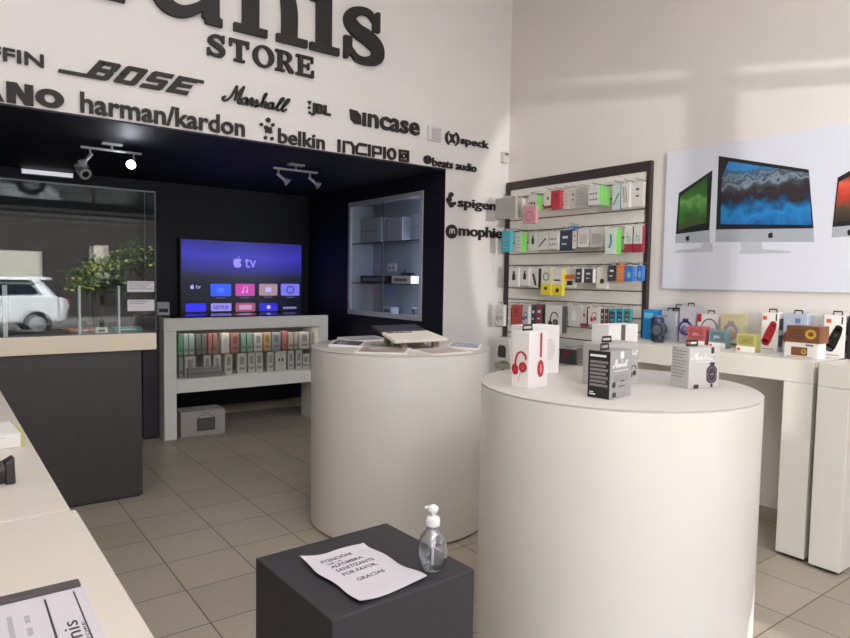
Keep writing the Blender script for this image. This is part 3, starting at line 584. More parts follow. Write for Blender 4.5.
# television
o = (2.655, 6.90, 1.08); t = thing('television', 'large flat television on the dark niche wall above the white cabinet', 'television', o)
MB(o).box(1.965, 3.345, 6.885, NY-.001, 1.085, 1.892).build('casing', BLK, t, bevel=.006)
SCR = ramp_mat('television picture', [(0, (16, 18, 30)), (.38, (22, 24, 44)), (.52, (36, 36, 60)), (.62, (44, 44, 130)), (.80, (58, 56, 176)), (1, (42, 40, 140))], scale=1.1, mixn=.25, detail=2, emit=.62, lo=0, hi=.8)
scr = MB(o).box(1.98, 3.33, 6.881, 6.884, 1.105, 1.878).build('screen', SCR, t)
TF = Face((0, 6.8805, 0), (1, 0, 0), (0, 0, 1))
EM = lambda n, c, s=.8: mat('screen '+n, (10, 10, 14), .4, emit=c, estr=s)
def apple(b, F, cx, cz, s, t0, t1, m=0):
    P = [(0, .36), (.16, .42), (.32, .38), (.42, .24), (.30, .08), (.32, -.12), (.44, -.24), (.32, -.46), (.16, -.56), (0, -.50), (-.16, -.56), (-.34, -.44), (-.46, -.14), (-.44, .18), (-.30, .38), (-.14, .41)]
    b.poly(F, [(cx+v.x*s, cz+v.y*s) for v in crom([(p[0], p[1], 0) for p in P], 3, True)], t0, t1, m)
    b.poly(F, [(cx+x*s, cz+z*s) for x, z in ((0, .48), (.02, .60), (.10, .68), (.20, .70), (.18, .58), (.10, .50))], t0, t1, m)
ap = MB(o); apple(ap, TF, 2.575, 1.655, .10, 0, .001); ap.text(TF, 'tv', 2.655, 2.785, 1.602, 1.705, 0, .001, bold=.005)
ap.build('screen_logo', EM('logo', (150, 140, 255), .9), scr)
TC = dict(atv=(14, 14, 20), blue=(48, 92, 250), pink=(200, 70, 170), tan=(170, 140, 150), lav=(120, 118, 235), blue2=(52, 52, 235), net=(150, 140, 235), red2=(165, 80, 110), blue3=(48, 44, 205), line=(130, 125, 190))
for n, a, e, z0, z1 in TVI:
    if n in ('logo',): continue
    z0 = max(z0, 1.112); q = MB(o)
    if n == 'atv':
        apple(q, TF, a+.025, (z0+z1)/2, .04, 0, .001); q.text(TF, 'tv', a+.06, e-.005, z0+.012, z1-.012, 0, .001); q.build('screen_icon', EM('icon white', (190, 180, 255)), scr); continue
    q.rrect(TF, a, e, z0, z1, min(.014, (z1-z0)/3), 0, .001); ic = q.build('screen_icon', EM(n, TC[n], .8), scr)
    q = MB(o); c = (a+e)/2; zc = (z0+z1)/2
    if n == 'net': q.text(TF, 'NETFLIX', a+.03, e-.03, zc-.022, zc+.018, .0012, .002, bold=.01); q.build('icon_mark', EM('dark', (60, 50, 150), .6), scr)
    elif n == 'pink':
        q.strip(TF, [(c-.02, zc-.025), (c-.02, zc+.03), (c+.025, zc+.035), (c+.025, zc-.02)], .007, .0012, .002, smooth=0); q.disc(TF, c-.028, zc-.025, .011, t0=.0012, t1=.002); q.disc(TF, c+.018, zc-.02, .011, t0=.0012, t1=.002); q.build('icon_mark', EM('mark', (200, 190, 255), .8), scr)
    elif n == 'lav': q.ring(TF, c, zc, .05, .045, .012, .0012, .002); q.build('icon_mark', EM('dark', (60, 50, 150), .6), scr)
    elif n == 'blue3': q.disc(TF, c, zc, .022, t0=.0012, t1=.002); q.build('icon_mark', EM('mark', (200, 190, 255), .8), scr)
    elif n in ('blue', 'tan', 'red2'): q.rect(TF, c-.035*(2 if n == 'red2' else 1), c+.035*(2 if n == 'red2' else 1), zc-.025, zc+.025, .0012, .002); q.build('icon_mark', EM('soft '+n, {'blue': (80, 120, 255), 'tan': (190, 180, 250), 'red2': (190, 150, 200)}[n], .8), scr)
    if n in ('blue', 'pink', 'tan', 'lav'):
        q = MB(o).rect(TF, c-.05, c+.05, z0-.022, z0-.014, 0, .001); q.build('screen_caption', EM('caption', (110, 110, 150), .7), scr)
q = MB(o).rect(Face((0, 6.884, 0), (1, 0, 0), (0, 0, 1)), 2.64, 2.67, 1.092, 1.098, 0, .002); q.build('badge', METAL, t)

# media cabinet
LAM_LIT = mat('light-raised white laminate', (244, 240, 230), .38, noise=.02, nscale=5)  # lighter copy of the white laminate, making up for dim niche light
o = (2.41, 6.25, 0); t = thing('media_cabinet', 'white cabinet with glass front and cases inside under the television', 'cabinet', o)
Y0, Y1 = 6.05, 6.45
MB(o).box(1.583, 3.24, Y0, Y1, 1.0, 1.115).build('top_panel', LAM_LIT, t, bevel=.003)
for a in (1.583, 3.13): MB(o).box(a, a+.11, Y0, Y1, 0, .999).build('side_panel', LAM_LIT, t, bevel=.003)
MB(o).box(1.694, 3.129, Y0, Y1, .425, .55).build('bottom_shelf', LAM_LIT, t, bevel=.003)
MB(o).box(1.694, 3.129, Y1-.02, Y1-.002, .551, .999).build('back_panel', mat('grey cabinet back', (150, 142, 132), .5), t)
MB(o).box(1.694, 3.129, Y0+.03, Y1-.021, .757, .763).build('glass_shelf', GLASS, t)
for a, e, yy in ((1.695, 2.42, Y0+.012), (2.40, 3.128, Y0+.019)): MB(o).box(a, e, yy, yy+.005, .553, .998).build('glass_door', GLASS, t)
MB(o).box(1.694, 3.129, Y0+.008, Y0+.027, .5505, .553).build('door_track', METAL, t)
tp = MB().box(-.78, .78, -.19, .19, 0, .012).build('table_top', mat('black glass slab', (14, 14, 18), .15), bevel=.002); tp.location = (2.43, 6.25, 1.1165); tag(tp, 'thin black slab lying on top of the white media cabinet', 'slab')
CC0 = dict(green=(70, 150, 90), paleblue=(150, 178, 172), dark=(70, 72, 68), red=(178, 70, 66), redbrown=(160, 80, 66), clear=(226, 214, 200), teal=(110, 160, 146), white=(214, 208, 200), orange=(206, 150, 84), bluegrey=(130, 150, 160), beige=(190, 176, 156), grey=(140, 136, 130), whitetall=(212, 206, 196), dots=(220, 214, 206))  # clear is a white glare given a pale box of its own
CC = {k: tuple(int(c*.62+g*.38) for c, g in zip(v, (176, 170, 160))) for k, v in CC0.items()}  # cartons greyed to put the glass door's haze into their colour
CN = dict(green='green', paleblue='pale blue', dark='dark grey', red='red', redbrown='reddish brown', clear='pale glare coloured', teal='teal green', white='white', orange='orange', bluegrey='blue grey', beige='beige', grey='grey', whitetall='tall white', dots='white two dot')
ORD = ['first', 'second', 'third', 'fourth', 'fifth', 'sixth', 'seventh', 'eighth', 'ninth', 'tenth', 'eleventh', 'twelfth', 'thirteenth', 'fourteenth', 'fifteenth', 'sixteenth', 'seventeenth', 'eighteenth', 'nineteenth', 'twentieth']
cnt = [0, 0]
for n, a, e, z0, z1 in TVC:
    e = min(e, 3.122); up = z0 > .7 or z1 > .8; r = 0 if up else 1; zb = .7635 if up else .5535
    h = min(z1-zb, .196 if not up else 9); cnt[r] += 1; w = e-a-.004; dpt = random.uniform(.05, .10)
    t2 = thing('accessory_box', '%s boxed item standing %s from the left on the cabinet %s shelf' % (CN[n], ORD[cnt[r]-1], 'upper' if up else 'lower'), 'box', ((a+e)/2, 6.15+dpt/2, zb), 0, 'boxed accessories on the media cabinet %s shelf' % ('upper' if up else 'lower'))
    MB().box(-w/2, w/2, -dpt/2, dpt/2, 0, h).build('carton', mat('carton '+n, CC[n], .25 if n == 'clear' else .45), t2, bevel=.002)
    F = FRONT(-dpt/2-.0003); q = MB()
    if n == 'dots':
        for s in (-1, 1): q.disc(F, s*.018, h*.55, .009, .018)
        q.build('printed_picture', BLK, t2)
    elif n == 'clear':
        q.disc(F, 0, h*.5, w*.3, h*.3); q.build('printed_picture', METAL, t2)  # shiny disc on the box that stands for glare
    else:
        q.rect(F, -w*.32, w*.32, h*.16, h*.30); 
        if w > .06: q.rrect(F, -w*.25, w*.25, h*.45, h*.85, .004)
        q.build('printed_picture', mat('print of '+n, tuple(int(c*.72) for c in CC[n]), .5), t2)
for k in range(4):
    small('flat_case', ['pale grey flat case, lowest in the pile inside the media cabinet', 'grey flat case, second from the bottom of the cabinet pile', 'beige flat case, third from the bottom of the cabinet pile', 'pale flat case on top of the pile inside the media cabinet'][k], 'case', (1.99-.01*k, 6.12-.0, .5537+.0225*k), (.36-.02*k, .05, .0215), mat('flat case %d' % k, [(150, 146, 140), (128, 124, 118), (160, 152, 140), (140, 138, 134)][k], .5), group='flat cases piled on the cabinet lower shelf')

# carton on the floor under the cabinet
o = (1.95, 6.20, 0); t = thing('cardboard_box', 'pale carton with a monitor picture on the floor under the cabinet', 'box', o, -2)
MB().box(-.21, .20, -.13, .13, 0, .235).build('carton', mat('pale grey carton', (176, 170, 164), .6), t, bevel=.003)
F = FRONT(-.1305); q = MB().rect(F, -.06, .10, .05, .165); q.build('printed_picture', mat('grey picture', (96, 92, 88), .5), t)
q = MB().strip(F, [(-.06, .165), (.01, .215), (.03, .215), (.10, .165)], .004, smooth=0); q.rect(F, -.063, .103, .047, .052); q.rect(F, -.063, .103, .162, .167, .001, .002); q.rect(F, -.063, -.058, .05, .165, .001, .002); q.rect(F, .098, .103, .05, .165, .001, .002); q.build('printed_frame', DARKC, t)
# dark column left of the cabinet with a pale device on it
o = (1.51, 6.35, 0); t = thing('side_pedestal', 'dark slim column between the showcase and the media cabinet', 'pedestal', o)
MB(o).box(1.44, 1.578, 6.2, 6.5, .015, 1.13).build('column', mat('dark grey column', (58, 56, 60), .5), t, bevel=.002)
MB(o).box(1.45, 1.568, 6.21, 6.49, 0, .014).build('plinth', BLK, t); 
o = (1.615, 6.32, 1.131); t = thing('receipt_printer', 'small pale box with a black slot beside the television', 'device', (1.62, 6.3, 1.1165))
MB().box(-.035, .075, -.05, .05, .0155, .14).build('body', mat('pale grey casing', (180, 184, 188), .4), t, bevel=.006); MB().box(-.022, .06, -.0515, -.0495, .045, .08).build('slot', BLK, t)
t.location = (1.615, 6.3, 1.115)

# wall display cabinet let into the niche's right wall
o = (NX, 5.365, 1.125); t = thing('wall_display_cabinet', 'silver framed glass display cabinet in the dark side wall', 'cabinet', o)
c0, c1, h0, h1 = 4.702, 6.028, 1.127, 2.298; D2 = NX+.30
CI = mat('pale cabinet interior', (170, 176, 186), .5)
b = MB(o).box(D2, D2+.015, c0, c1, h0, h1); b.box(NX+.02, D2, c0, c0+.012, h0, h1).box(NX+.02, D2, c1-.012, c1, h0, h1).box(NX+.02, D2, c0+.012, c1-.012, h0, h0+.012).box(NX+.02, D2, c0+.012, c1-.012, h1-.012, h1); b.build('carcass', CI, t)
FRM = mat('silver frame', (196, 200, 208), .35, metal=.2)
for a in ((c0, c0+.045, h0, h1), (c1-.045, c1, h0, h1), (c0+.045, c1-.045, h0, h0+.045), (c0+.045, c1-.045, h1-.045, h1)): MB(o).box(NX-.008, NX+.02, *a).build('frame_bar', FRM, t, bevel=.002)
for z in (1.452, 1.862): MB(o).box(NX+.04, D2-.002, c0+.014, c1-.014, z, z+.009).build('glass_shelf', GLASS, t); MB(o).box(NX+.036, NX+.0395, c0+.014, c1-.014, z, z+.009).build('shelf_edge', mat('green edged shelf glass', (64, 74, 78), .15), t)
for a, e, x in ((c0+.046, 5.38, .012), (5.345, c1-.046, .004)): MB(o).box(NX+x, NX+x+.005, a, e, h0+.046, h1-.046).build('sliding_glass_door', glass('coated door glass', (250, 252, 252), refl=.4), t)
MB(o).box(NX-.001, NX+.0035, 5.352, 5.366, h0+.046, h1-.046).build('door_edge', mat('grey edge', (96, 104, 116), .4), t)
q = MB(o).box(D2-.012, D2-.001, 5.56, 5.71, 1.58, 1.665); ob = q.build('power_outlet', WHITE, t, bevel=.004)
q = MB(o); FX = Face((D2-.0121, 0, 0), (0, -1, 0), (0, 0, 1))
for yy in (-5.60, -5.67): q.disc(FX, yy, 1.622, .013, t0=0, t1=.001)
q.build('socket_hole', DARKC, ob)
def xbox(name, label, cat, y, w, z, d, h, m, x=NX+.17, rz=-90, **k):
    t = thing(name, label, cat, (x, y, z), rz); MB().box(-w/2, w/2, -d/2, d/2, 0, h).build('body', m, t, bevel=.003); return t
s1, s2, s0 = 1.4615, 1.8715, h0+.0125
t = xbox('sound_bar', 'long black box on the middle shelf of the wall display cabinet', 'speaker', 5.71, .52, s1, .11, .075, BLK); MB().rect(FRONT(-.0555), -.22, .22, .02, .055).build('grille', GREYC, t)
t = xbox('device_box', 'low white box on the middle shelf of the wall display cabinet', 'box', 5.19, .33, s1, .13, .075, WHITE); MB().rect(FRONT(-.0655), -.12, .10, .02, .05).build('printed_text', GREYC, t)
t = thing('game_controller', 'small black device on the low white box in the wall cabinet', 'device', (NX+.17, 5.17, s1+.076), -90); MB().hexa([(-.10, -.04, 0), (.10, -.04, 0), (.10, .04, 0), (-.10, .04, 0)], [(-.07, -.02, .035), (.08, -.02, .03), (.08, .02, .03), (-.07, .02, .035)]).build('body', BLK, t, bevel=.006); MB().tube((-.05, 0, .034), (-.055, 0, .055), .006).build('antenna', BLK, t)
UB = mat('pale blue white carton', (186, 192, 206), .45)
for k, (y, w, h, lb) in enumerate(((5.80, .42, .26, 'wide pale carton at the far end of the cabinet top shelf'), (5.36, .28, .24, 'pale ribbed carton in the middle of the cabinet top shelf'), (5.0, .17, .25, 'narrow pale carton at the near end of the cabinet top shelf'))):
    t = xbox('carton', lb, 'box', y, w, s2, .12, h, UB, x=NX+.19); q = MB()
    for j in range(4): q.rect(FRONT(-.0605), -w*.42+j*w*.22, -w*.42+j*w*.22+.006, .02, h-.02)
    if k != 1: q.rect(FRONT(-.0605), -w*.4, w*.4, h*.48, h*.52)
    q.build('printed_lines', mat('blue grey line', (140, 148, 168), .5), t)
t = xbox('small_box', 'small pale box on the floor of the wall display cabinet', 'box', 5.46, .15, s0, .1, .085, UB); MB().rect(FRONT(-.0505), -.05, .05, .03, .06).build('printed_text', GREYC, t)
t = thing('mug_stand', 'small dark stand at the near end of the cabinet bottom', 'stand', (NX+.15, 5.04, s0)); MB().lathe([(.035, 0), (.035, .006), (.006, .012), (.006, .075), (.03, .08), (.03, .084)], n=18).build('post', BLK, t, smooth=True); MB().box(-.02, .02, -.03, .03, .0845, .094).build('plate', METAL, t)
# ------------------------------------------------------------------ round drum tables
def drum(c, r, label):
    t = thing('drum_table', label, 'table', (c[0], c[1], 0))
    MB().lathe([(r-.02, 0), (r-.02, .012)], n=96).build('base_ring', mat('dark joint', (70, 60, 52), .7), t)
    MB().lathe([(r-.001, .0125), (r, .016), (r, 1.072), (r-.004, 1.076)], n=128).build('drum', DRUM, t, smooth=True)
    MB().lathe([(r-.006, 1.0765), (r-.001, 1.0765), (r, 1.079), (r, 1.083), (r-.003, 1.085)], n=128).build('top', DRUMTOP, t, smooth=True)
    return t
D1 = (2.31, 3.35); D2c = (2.22, 1.66); ZT = 1.0855
drum(D1, .558, 'white drum table with brochures and a tilted board')
drum(D2c, .550, 'white drum table carrying the headphone boxes, nearest one')
PR = [('dark grey', (86, 84, 92)), ('pale grey', (168, 168, 170)), ('dull pink', (164, 146, 138)), ('beige pink', (186, 168, 156)), ('lilac blue', (150, 154, 180))]
for (dx, dy, rz, k, lb) in ((-.27, .19, 52, 0, 'at the left rim of the far drum table'), (-.02, .42, 0, 1, 'at the back rim of the far drum table'), (-.30, -.26, -42, 2, 'at the front left rim of the far drum table'), (-.02, -.44, 0, 3, 'at the front rim of the far drum table'), (.30, -.27, 45, 4, 'at the right rim of the far drum table')):
    t = thing('brochure', 'white framed %s brochure lying %s' % (PR[k][0], lb), 'brochure', (D1[0]+dx, D1[1]+dy, ZT), rz, 'brochures lying on the far drum table')
    s = 1 if dy < .3 else 1
    MB().hexa([(-.15, -.10, 0), (.15, -.10, 0), (.15, .10, 0), (-.15, .10, 0)], [(-.15, -.10, .008), (.15, -.10, .008), (.15, .10, .017), (-.15, .10, .017)]).build('holder', WHITE, t, bevel=.001)
    F = Face((0, -.0, .0122), (1, 0, 0), (0, .999, .0444)); MB().rect(F, -.13, .13, -.085, .085, 0, .0006).build('printed_page', mat('page '+PR[k][0], PR[k][1], .35), t)
    q = MB().rect(F, -.09, .03, .04, .055, .0008, .0012); q.rect(F, -.09, .07, .02, .026, .0008, .0012); q.rect(F, -.09, .06, .005, .011, .0008, .0012); q.build('printed_text', mat('page text', (206, 202, 204), .5), t)
# tilted display board on a wooden stand
t = thing('tilted_board', 'white and black board tilted on a small wooden stand', 'stand', (2.30, 3.24, ZT), -2)
ty = RD(10); u = (1, 0, 0); v = (0, cos(ty), sin(ty)); F = Face((0, -.17, .045), u, v)
MB().poly(F, [(-.215, 0), (.165, 0), (.15, .20), (-.185, .20)], 0, .018).build('white_board', mat('ivory board', (238, 230, 216), .35), t, bevel=.003)
MB().poly(F, [(-.19, .203), (.15, .203), (.16, .36), (-.17, .36)], .004, .02).build('black_board', mat('charcoal board', (58, 58, 64), .4), t, bevel=.003)
q = MB(); 
for k, (a, e) in enumerate(((-.15, -.10), (-.09, -.06), (-.055, -.02), (-.015, .01), (.015, .035))): q.rect(F, a-.02, e-.02, .165, .182 if k % 2 else .186, .0183, .019)
q.build('printed_lettering', DARKC, t)
for (x, y) in ((-.12, -.12), (.12, -.10), (-.10, .10), (.12, .10)):
    zt_ = .045+(y+.17)*math.tan(ty)-.006; MB().box(x-.018, x+.018, y-.014, y+.014, 0, zt_).build('leg', WOOD, t, bevel=.001)
MB().box(-.102, .12, .02, .036, .012, .05).build('rail', WOOD, t)

# ------------------------------------------------------------------ boxes on the near drum
def hp_art(b, F, cx, cz, s, m=0, t1=.0012):
    """headphones seen from the side"""
    b.strip(F, [(cx-.32*s, cz-.25*s), (cx-.22*s, cz+.3*s), (cx+.05*s, cz+.5*s), (cx+.32*s, cz+.36*s), (cx+.36*s, cz+.15*s)], [.10*s, .09*s, .08*s, .10*s, .09*s], 0, t1, m)
    b.disc(F, cx-.30*s, cz-.36*s, .20*s, .27*s, 0, t1, m, rot=.25); b.ring(F, cx+.18*s, cz-.22*s, .24*s, .25*s, .15*s, 0, t1, m); b.disc(F, cx+.18*s, cz-.22*s, .06*s, t0=0, t1=t1, m=m)
def pbox(name, label, loc, rz, w, d, h, m, group=None, tabm=DARKC, tab=True, tabx=0, cat='box', taper=0):
    t = thing(name, label, cat, loc, rz, group)
    k = 1-taper
    MB().hexa([(-w/2, -d/2, 0), (w/2, -d/2, 0), (w/2, d/2, 0), (-w/2, d/2, 0)], [(-w/2*k, -d/2*k, h), (w/2*k, -d/2*k, h), (w/2*k, d/2*k, h), (-w/2*k, d/2*k, h)]).build('carton', m, t, bevel=.0012)
    if tab:
        q = MB(); F = FRONT(.001); tw = min(.026, w*.3)
        q.strip(F, [(tabx-tw, h+.0005), (tabx-tw, h+.022), (tabx+tw, h+.022), (tabx+tw, h+.0005)], .009, 0, .002, smooth=0); q.rect(F, tabx-tw-.004, tabx+tw+.004, h+.0004, h+.008, 0, .002); q.build('hang_tab', tabm, t)
    return t
LEFT = lambda w: Face((-w/2-.0004, 0, 0), (0, -1, 0), (0, 0, 1))     # face towards -X, right = -Y
SLV = mat('silver sleeve', (176, 176, 178), .28, metal=.5); WT = mat('white lettering', (240, 240, 240), .4); DT = mat('dark lettering', (58, 56, 58), .45)
def script(b, F, a0, a1, b0, b1, w=.0022, m=0, t=.0012):
    for s in MAR: b.strip(F, [(a0+(x-1.536)/.484*(a1-a0), b0+(z-2.681)/.12*(b1-b0)) for x, z in s], w, 0, t, m, smooth=4)
# A red headphone carton
t = pbox('headphone_box', 'white tapered carton with red headphones on the near drum table', (1.862, 1.797, ZT), 4, .118, .086, .222, WHITE, taper=.06, tabx=-.02)
q = MB(); hp_art(q, LEFT(.118), .0, .10, .082); q.strip(LEFT(.118), [(.004, .06), (-.002, .045), (-.008, .02)], .0012); q.build('printed_headphones', RED, t)
q = MB(); F = FRONT(-.0434); q.rect(F, .008, .018, .12, .215); q.disc(F, .013, .075, .019, .034); q.ring(F, .013, .075, .010, .022, .003, .0013, .002); q.build('printed_headphones', RED, t)
q = MB().disc(F, .013, .075, .008, .02, .0013, .0018); q.build('printed_logo', mat('pale red print', (222, 140, 140), .5), t)
# B plain white carton behind it
t = pbox('headphone_box', 'larger plain white carton behind the red headphone carton', (2.165, 2.06, ZT), 0, .19, .12, .218, WHITE, tab=False)
q = MB(); q.disc(FRONT(-.0604), .03, .11, .035, .05); q.build('printed_picture', mat('very pale print', (222, 216, 214), .5), t)
# C Marshall carton, front left
t = pbox('headphone_box', 'black and silver Marshall carton, frontmost on the near drum table'.replace('Marshall ', ''), (1.962, 1.488, ZT), 8, .157, .088, .172, SLV, tabx=-.045)
L = LEFT(.157); q = MB(); q.rect(L, -.0435, .0435, .001, .171, 0, .0008); bk = q.build('black_side', DARKC, t)
q = MB(); q.rect(L, -.036, .028, .150, .158, .001, .0015); q.build('printed_title', WT, t)
q = MB()
for j in range(7): q.rect(L, -.036, .036-.008*(j % 2), .136-.0165*j*.85-.009, .136-.0165*j*.85, .001, .0014)
q.build('printed_text', mat('grey text blocks', (128, 124, 124), .5), t)
q = MB().rect(L, -.036, -.012, .012, .016, .001, .0015); q.rect(L, -.036, -.020, .02, .023, .001, .0015); q.build('printed_mark', WT, t)
F = FRONT(-.0444); q = MB(); script(q, F, -.062, .045, .112, .142, .0042); q.rect(F, -.01, .016, .142, .168); q.rect(F, -.055, .05, .098, .101); q.build('printed_lettering', WT, t)
q = MB(); q.disc(F, -.05, .05, .011, t1=.0012); q.rect(F, -.002, .022, .058, .064); q.rect(F, -.058, -.034, .006, .022); q.rect(F, -.015, .03, .04, .043); q.build('printed_marks', DT, t)
q = MB()
for j in range(4): q.rect(F, -.05, .055, .078-.006*j, .081-.006*j, 0, .001)
q.build('printed_text', mat('pale silver text', (150, 150, 152), .4), t)
# D silver carton behind
t = pbox('headphone_box', 'silver carton half hidden behind the black and silver one', (2.21, 1.675, ZT), -2, .215, .11, .172, mat('pale silver card', (196, 192, 190), .3, metal=.25), tabx=-.03)
F = FRONT(-.0554); q = MB(); hp_art(q, F, .075, .055, .045); q.build('printed_headphones', DT, t); q = MB(); script(q, F, .02, .10, .12, .145, .003); q.build('printed_lettering', WT, t)
# E white carton with a dark band, at the back
t = pbox('headphone_box', 'white carton with a dark vertical band at the back of the drum', (2.625, 1.97, ZT), 0, .225, .10, .216, WHITE, tab=False)
F = FRONT(-.0504); q = MB(); q.rect(F, -.02, .012, .09, .2155); q.build('dark_band', mat('dark grey band', (92, 84, 84), .5), t)
q = MB(); q.strip(F, [(-.12, .08), (-.115, .12), (-.10, .13), (-.095, .11)], .005); q.build('printed_headphones', DT, t)
q = MB(); q.strip(F, [(-.045, .075), (-.045, .095), (.015, .095), (.015, .075)], .008, .0014, .003, smooth=0); q.build('hang_tab', DARKC, t)
# F carton at right with the large headphone cup
t = pbox('headphone_box', 'silver carton with a dark headphone cup, rightmost on the near drum', (2.452, 1.443, ZT), -17, .152, .10, .165, mat('silver white card', (206, 203, 200), .3, metal=.25), tabx=-.02)
L = LEFT(.152); q = MB()
for j in range(9): q.rect(L, -.042, .036-.01*(j % 3), .145-.013*j, .149-.013*j)
q.rect(L, -.042, -.02, .154, .158); q.build('printed_text', mat('soft mid grey print', (150, 147, 145), .5), t)
F = FRONT(-.0504); q = MB(); script(q, F, -.068, .045, .115, .145, .0042); q.rect(F, -.045, .05, .105, .108); q.build('printed_lettering', WT, t)
q = MB(); q.rrect(F, .012, .064, .02, .09, .02, 0, .0014); q.rect(F, .028, .05, .09, .105, 0, .0014); q.rect(F, .032, .046, .125, .1645); q.rect(F, .034, .044, .004, .018); q.rect(F, -.05, -.026, .0, .016); cup = q.build('printed_headphones', mat('dark plum print', (62, 50, 58), .4), t)
q = MB(); q.ring(F, .038, .055, .022, .03, .002, .0016, .002); q.rect(F, .028, .048, .053, .058, .0016, .002); q.build('cup_mark', mat('plum grey print', (150, 140, 148), .4), t)

# ------------------------------------------------------------------ pedestal with notice and sanitiser
t = thing('cube_pedestal', 'dark grey box pedestal with a paper notice on top', 'pedestal', (.934, 1.522, 0), 2)
CUBE = mat('dark grey laminate', (52, 50, 54), .45, noise=.08)
MB().box(-.228, .228, -.213, .213, .014, .70).build('box', CUBE, t, bevel=.003); MB().box(-.21, .21, -.195, .195, 0, .013).build('plinth', BLK, t)
rz = RD(3.2); ox, oy, oz = .903, 1.482, .7008
pw_, ph = .108, .150
def wav(x, y):
    u = x/pw_; v = y/ph
    z = .0012*(1+sin(3.1*u+1.7*v))*1.0+.0016*(1+sin(5*v-1.3*u))*.6
    z += .012*max(0, -u-.55+max(0, v-.3)*.6)**1.5*1.5+.02*max(0, u*.8-v*.9-1.15)**1.3+.010*max(0, v-.75)
    return z+.0008
NXn, NYn = 22, 30; q = MB(); vs = []; edge = lambda v: .004*sin(6*v)+.006*(v < -.5)*(v+.5)
for top in (0, 1):
    for j in range(NYn+1):
        for i in range(NXn+1):
            v = -1+2*j/NYn; uu = -1+2*i/NXn; x = uu*pw_+edge(v)*uu; y = v*ph+.003*sin(4*uu)
            vs.append((x, y, wav(x, y)+top*.0003))
K = (NXn+1)*(NYn+1); fs = []
for j in range(NYn):
    for i in range(NXn):
        a = j*(NXn+1)+i; fs += [(a+K, a+K+1, a+K+NXn+2, a+K+NXn+1), (a, a+NXn+1, a+NXn+2, a+1)]
bd = [i for i in range(NXn+1)]+[(j+1)*(NXn+1)+NXn for j in range(NYn)]+[NYn*(NXn+1)+NXn-1-i for i in range(NXn)]+[(NYn-1-j)*(NXn+1) for j in range(NYn-1)]
for a, c in zip(bd, bd[1:]+bd[:1]): fs.append((a, c, c+K, a+K))
q.add(vs, fs)
t = thing('paper_notice', 'white paper notice with capital letters lying on the dark pedestal', 'notice', (ox, oy, oz), 3.2)
q.build('sheet', PAPER, t, smooth=True)
q = MB(); F = UPF(0)
for txt, a, e, c, h in (('ATENCIÓN!', -.068, .036, .098, .022), ('USE LA', -.06, -.012, .082, .008), ('ALFOMBRA', -.058, .046, .057, .0165), ('SANITIZANTE', -.058, .066, .029, .0165), ('POR FAVOR.', -.056, .056, .000, .0165), ('GRACIAS', -.040, .048, -.045, .0165)):
    q.text(F, txt, a, e, c, c+h, 0, .0003, res=2, bold=.012)
for v in q.v: v.z += wav(v.x, v.y)+.0005
q.build('printed_text', mat('grey notice ink', (70, 66, 72), .6), t)
t = thing('sanitiser_bottle', 'clear pump bottle of sanitiser on the dark pedestal', 'bottle', (1.074, 1.388, .7003))
CL = glass('clear bottle plastic', (250, 251, 252), .04, refl=1.9)
MB().lathe([(.0, .0), (.028, .0), (.033, .004), (.0395, .022), (.0415, .045), (.0405, .068), (.034, .092), (.022, .108), (.0165, .113), (.0165, .120), (.0150, .120), (.0150, .112), (.020, .106), (.032, .090), (.0385, .068), (.0395, .045), (.0375, .022), (.031, .006), (.0, .004)], n=40).build('bottle_body', CL, t, smooth=True)
MB().lathe([(.0, .006), (.029, .0065), (.0365, .022), (.0385, .040), (0, .0402)], n=32).build('gel', glass('sanitiser gel', (250, 251, 252), .02), t, smooth=True)
PW = mat('translucent white plastic', (232, 230, 230), .25)
MB().lathe([(.004, .010), (.004, .112)], n=10).build('dip_tube', PW, t, smooth=True)
MB().lathe([(.0075, .058), (.0085, .06), (.0085, .108), (.0075, .11)], n=14).build('pump_cylinder', PW, t, smooth=True)
cp = MB().lathe([(.0155, .1205), (.0195, .124), (.0200, .140), (.0165, .146), (.007, .149), (.006, .158)], n=28).build('collar', PW, t, smooth=True)
q = MB().lathe([(.006, .1583), (.012, .160), (.0155, .168), (.0135, .175), (.006, .180), (0, .181)], n=24); q.tube((0, 0, .168), (-.006, .026, .166), .005, 10); q.build('pump_head', PW, t, smooth=True)

# ------------------------------------------------------------------ counters in the left foreground
FG = mat('cream white counter laminate', (214, 206, 193), .4, noise=.03, nscale=4)
def fgc(label, xa, y0, y1, rz):
    t = thing('shop_counter', label, 'counter', (xa, y0, 0), rz); L = y1-y0
    MB().box(-.66, 0, 0, L, .84, .90).build('countertop', FG, t, bevel=.004); 
    for y in (.0, L-.06): MB().box(-.655, -.006, y+.004, y+.056, 0, .8395).build('leg_panel', LAM, t, bevel=.002)
    MB().box(-.64, -.62, .06, L-.06, .3, .8395).build('back_panel', LAM, t)
fgc('far cream counter on the left, with a black handle on it', .2495, 1.837, 3.93, .7)
fgc('near cream counter at the bottom left, with the menu board', .279, .36, 1.829, .7)
Zc = .9005
t = thing('stationery_box', 'white box with yellow edge on the far left counter', 'box', (.06, 2.69, Zc), 4)
MB().box(-.14, .138, -.10, .12, 0, .05).build('carton', WHITE, t, bevel=.002); MB().box(.1385, .143, -.10, .12, 0, .05).build('yellow_edge', mat('yellow card', (226, 214, 60), .5), t)
q = MB(); F = FRONT(-.1005); q.rect(F, .0, .09, .036, .039); q.rect(F, .02, .07, .03, .032); q.rect(UPF(.0503), -.02, .08, -.06, .05, 0, .0008); q.build('printed_patch', mat('pale violet print', (206, 202, 214), .5), t)
t = thing('barcode_scanner', 'black handle with a flared end on the far left counter', 'scanner', (.07, 2.17, Zc), 6)
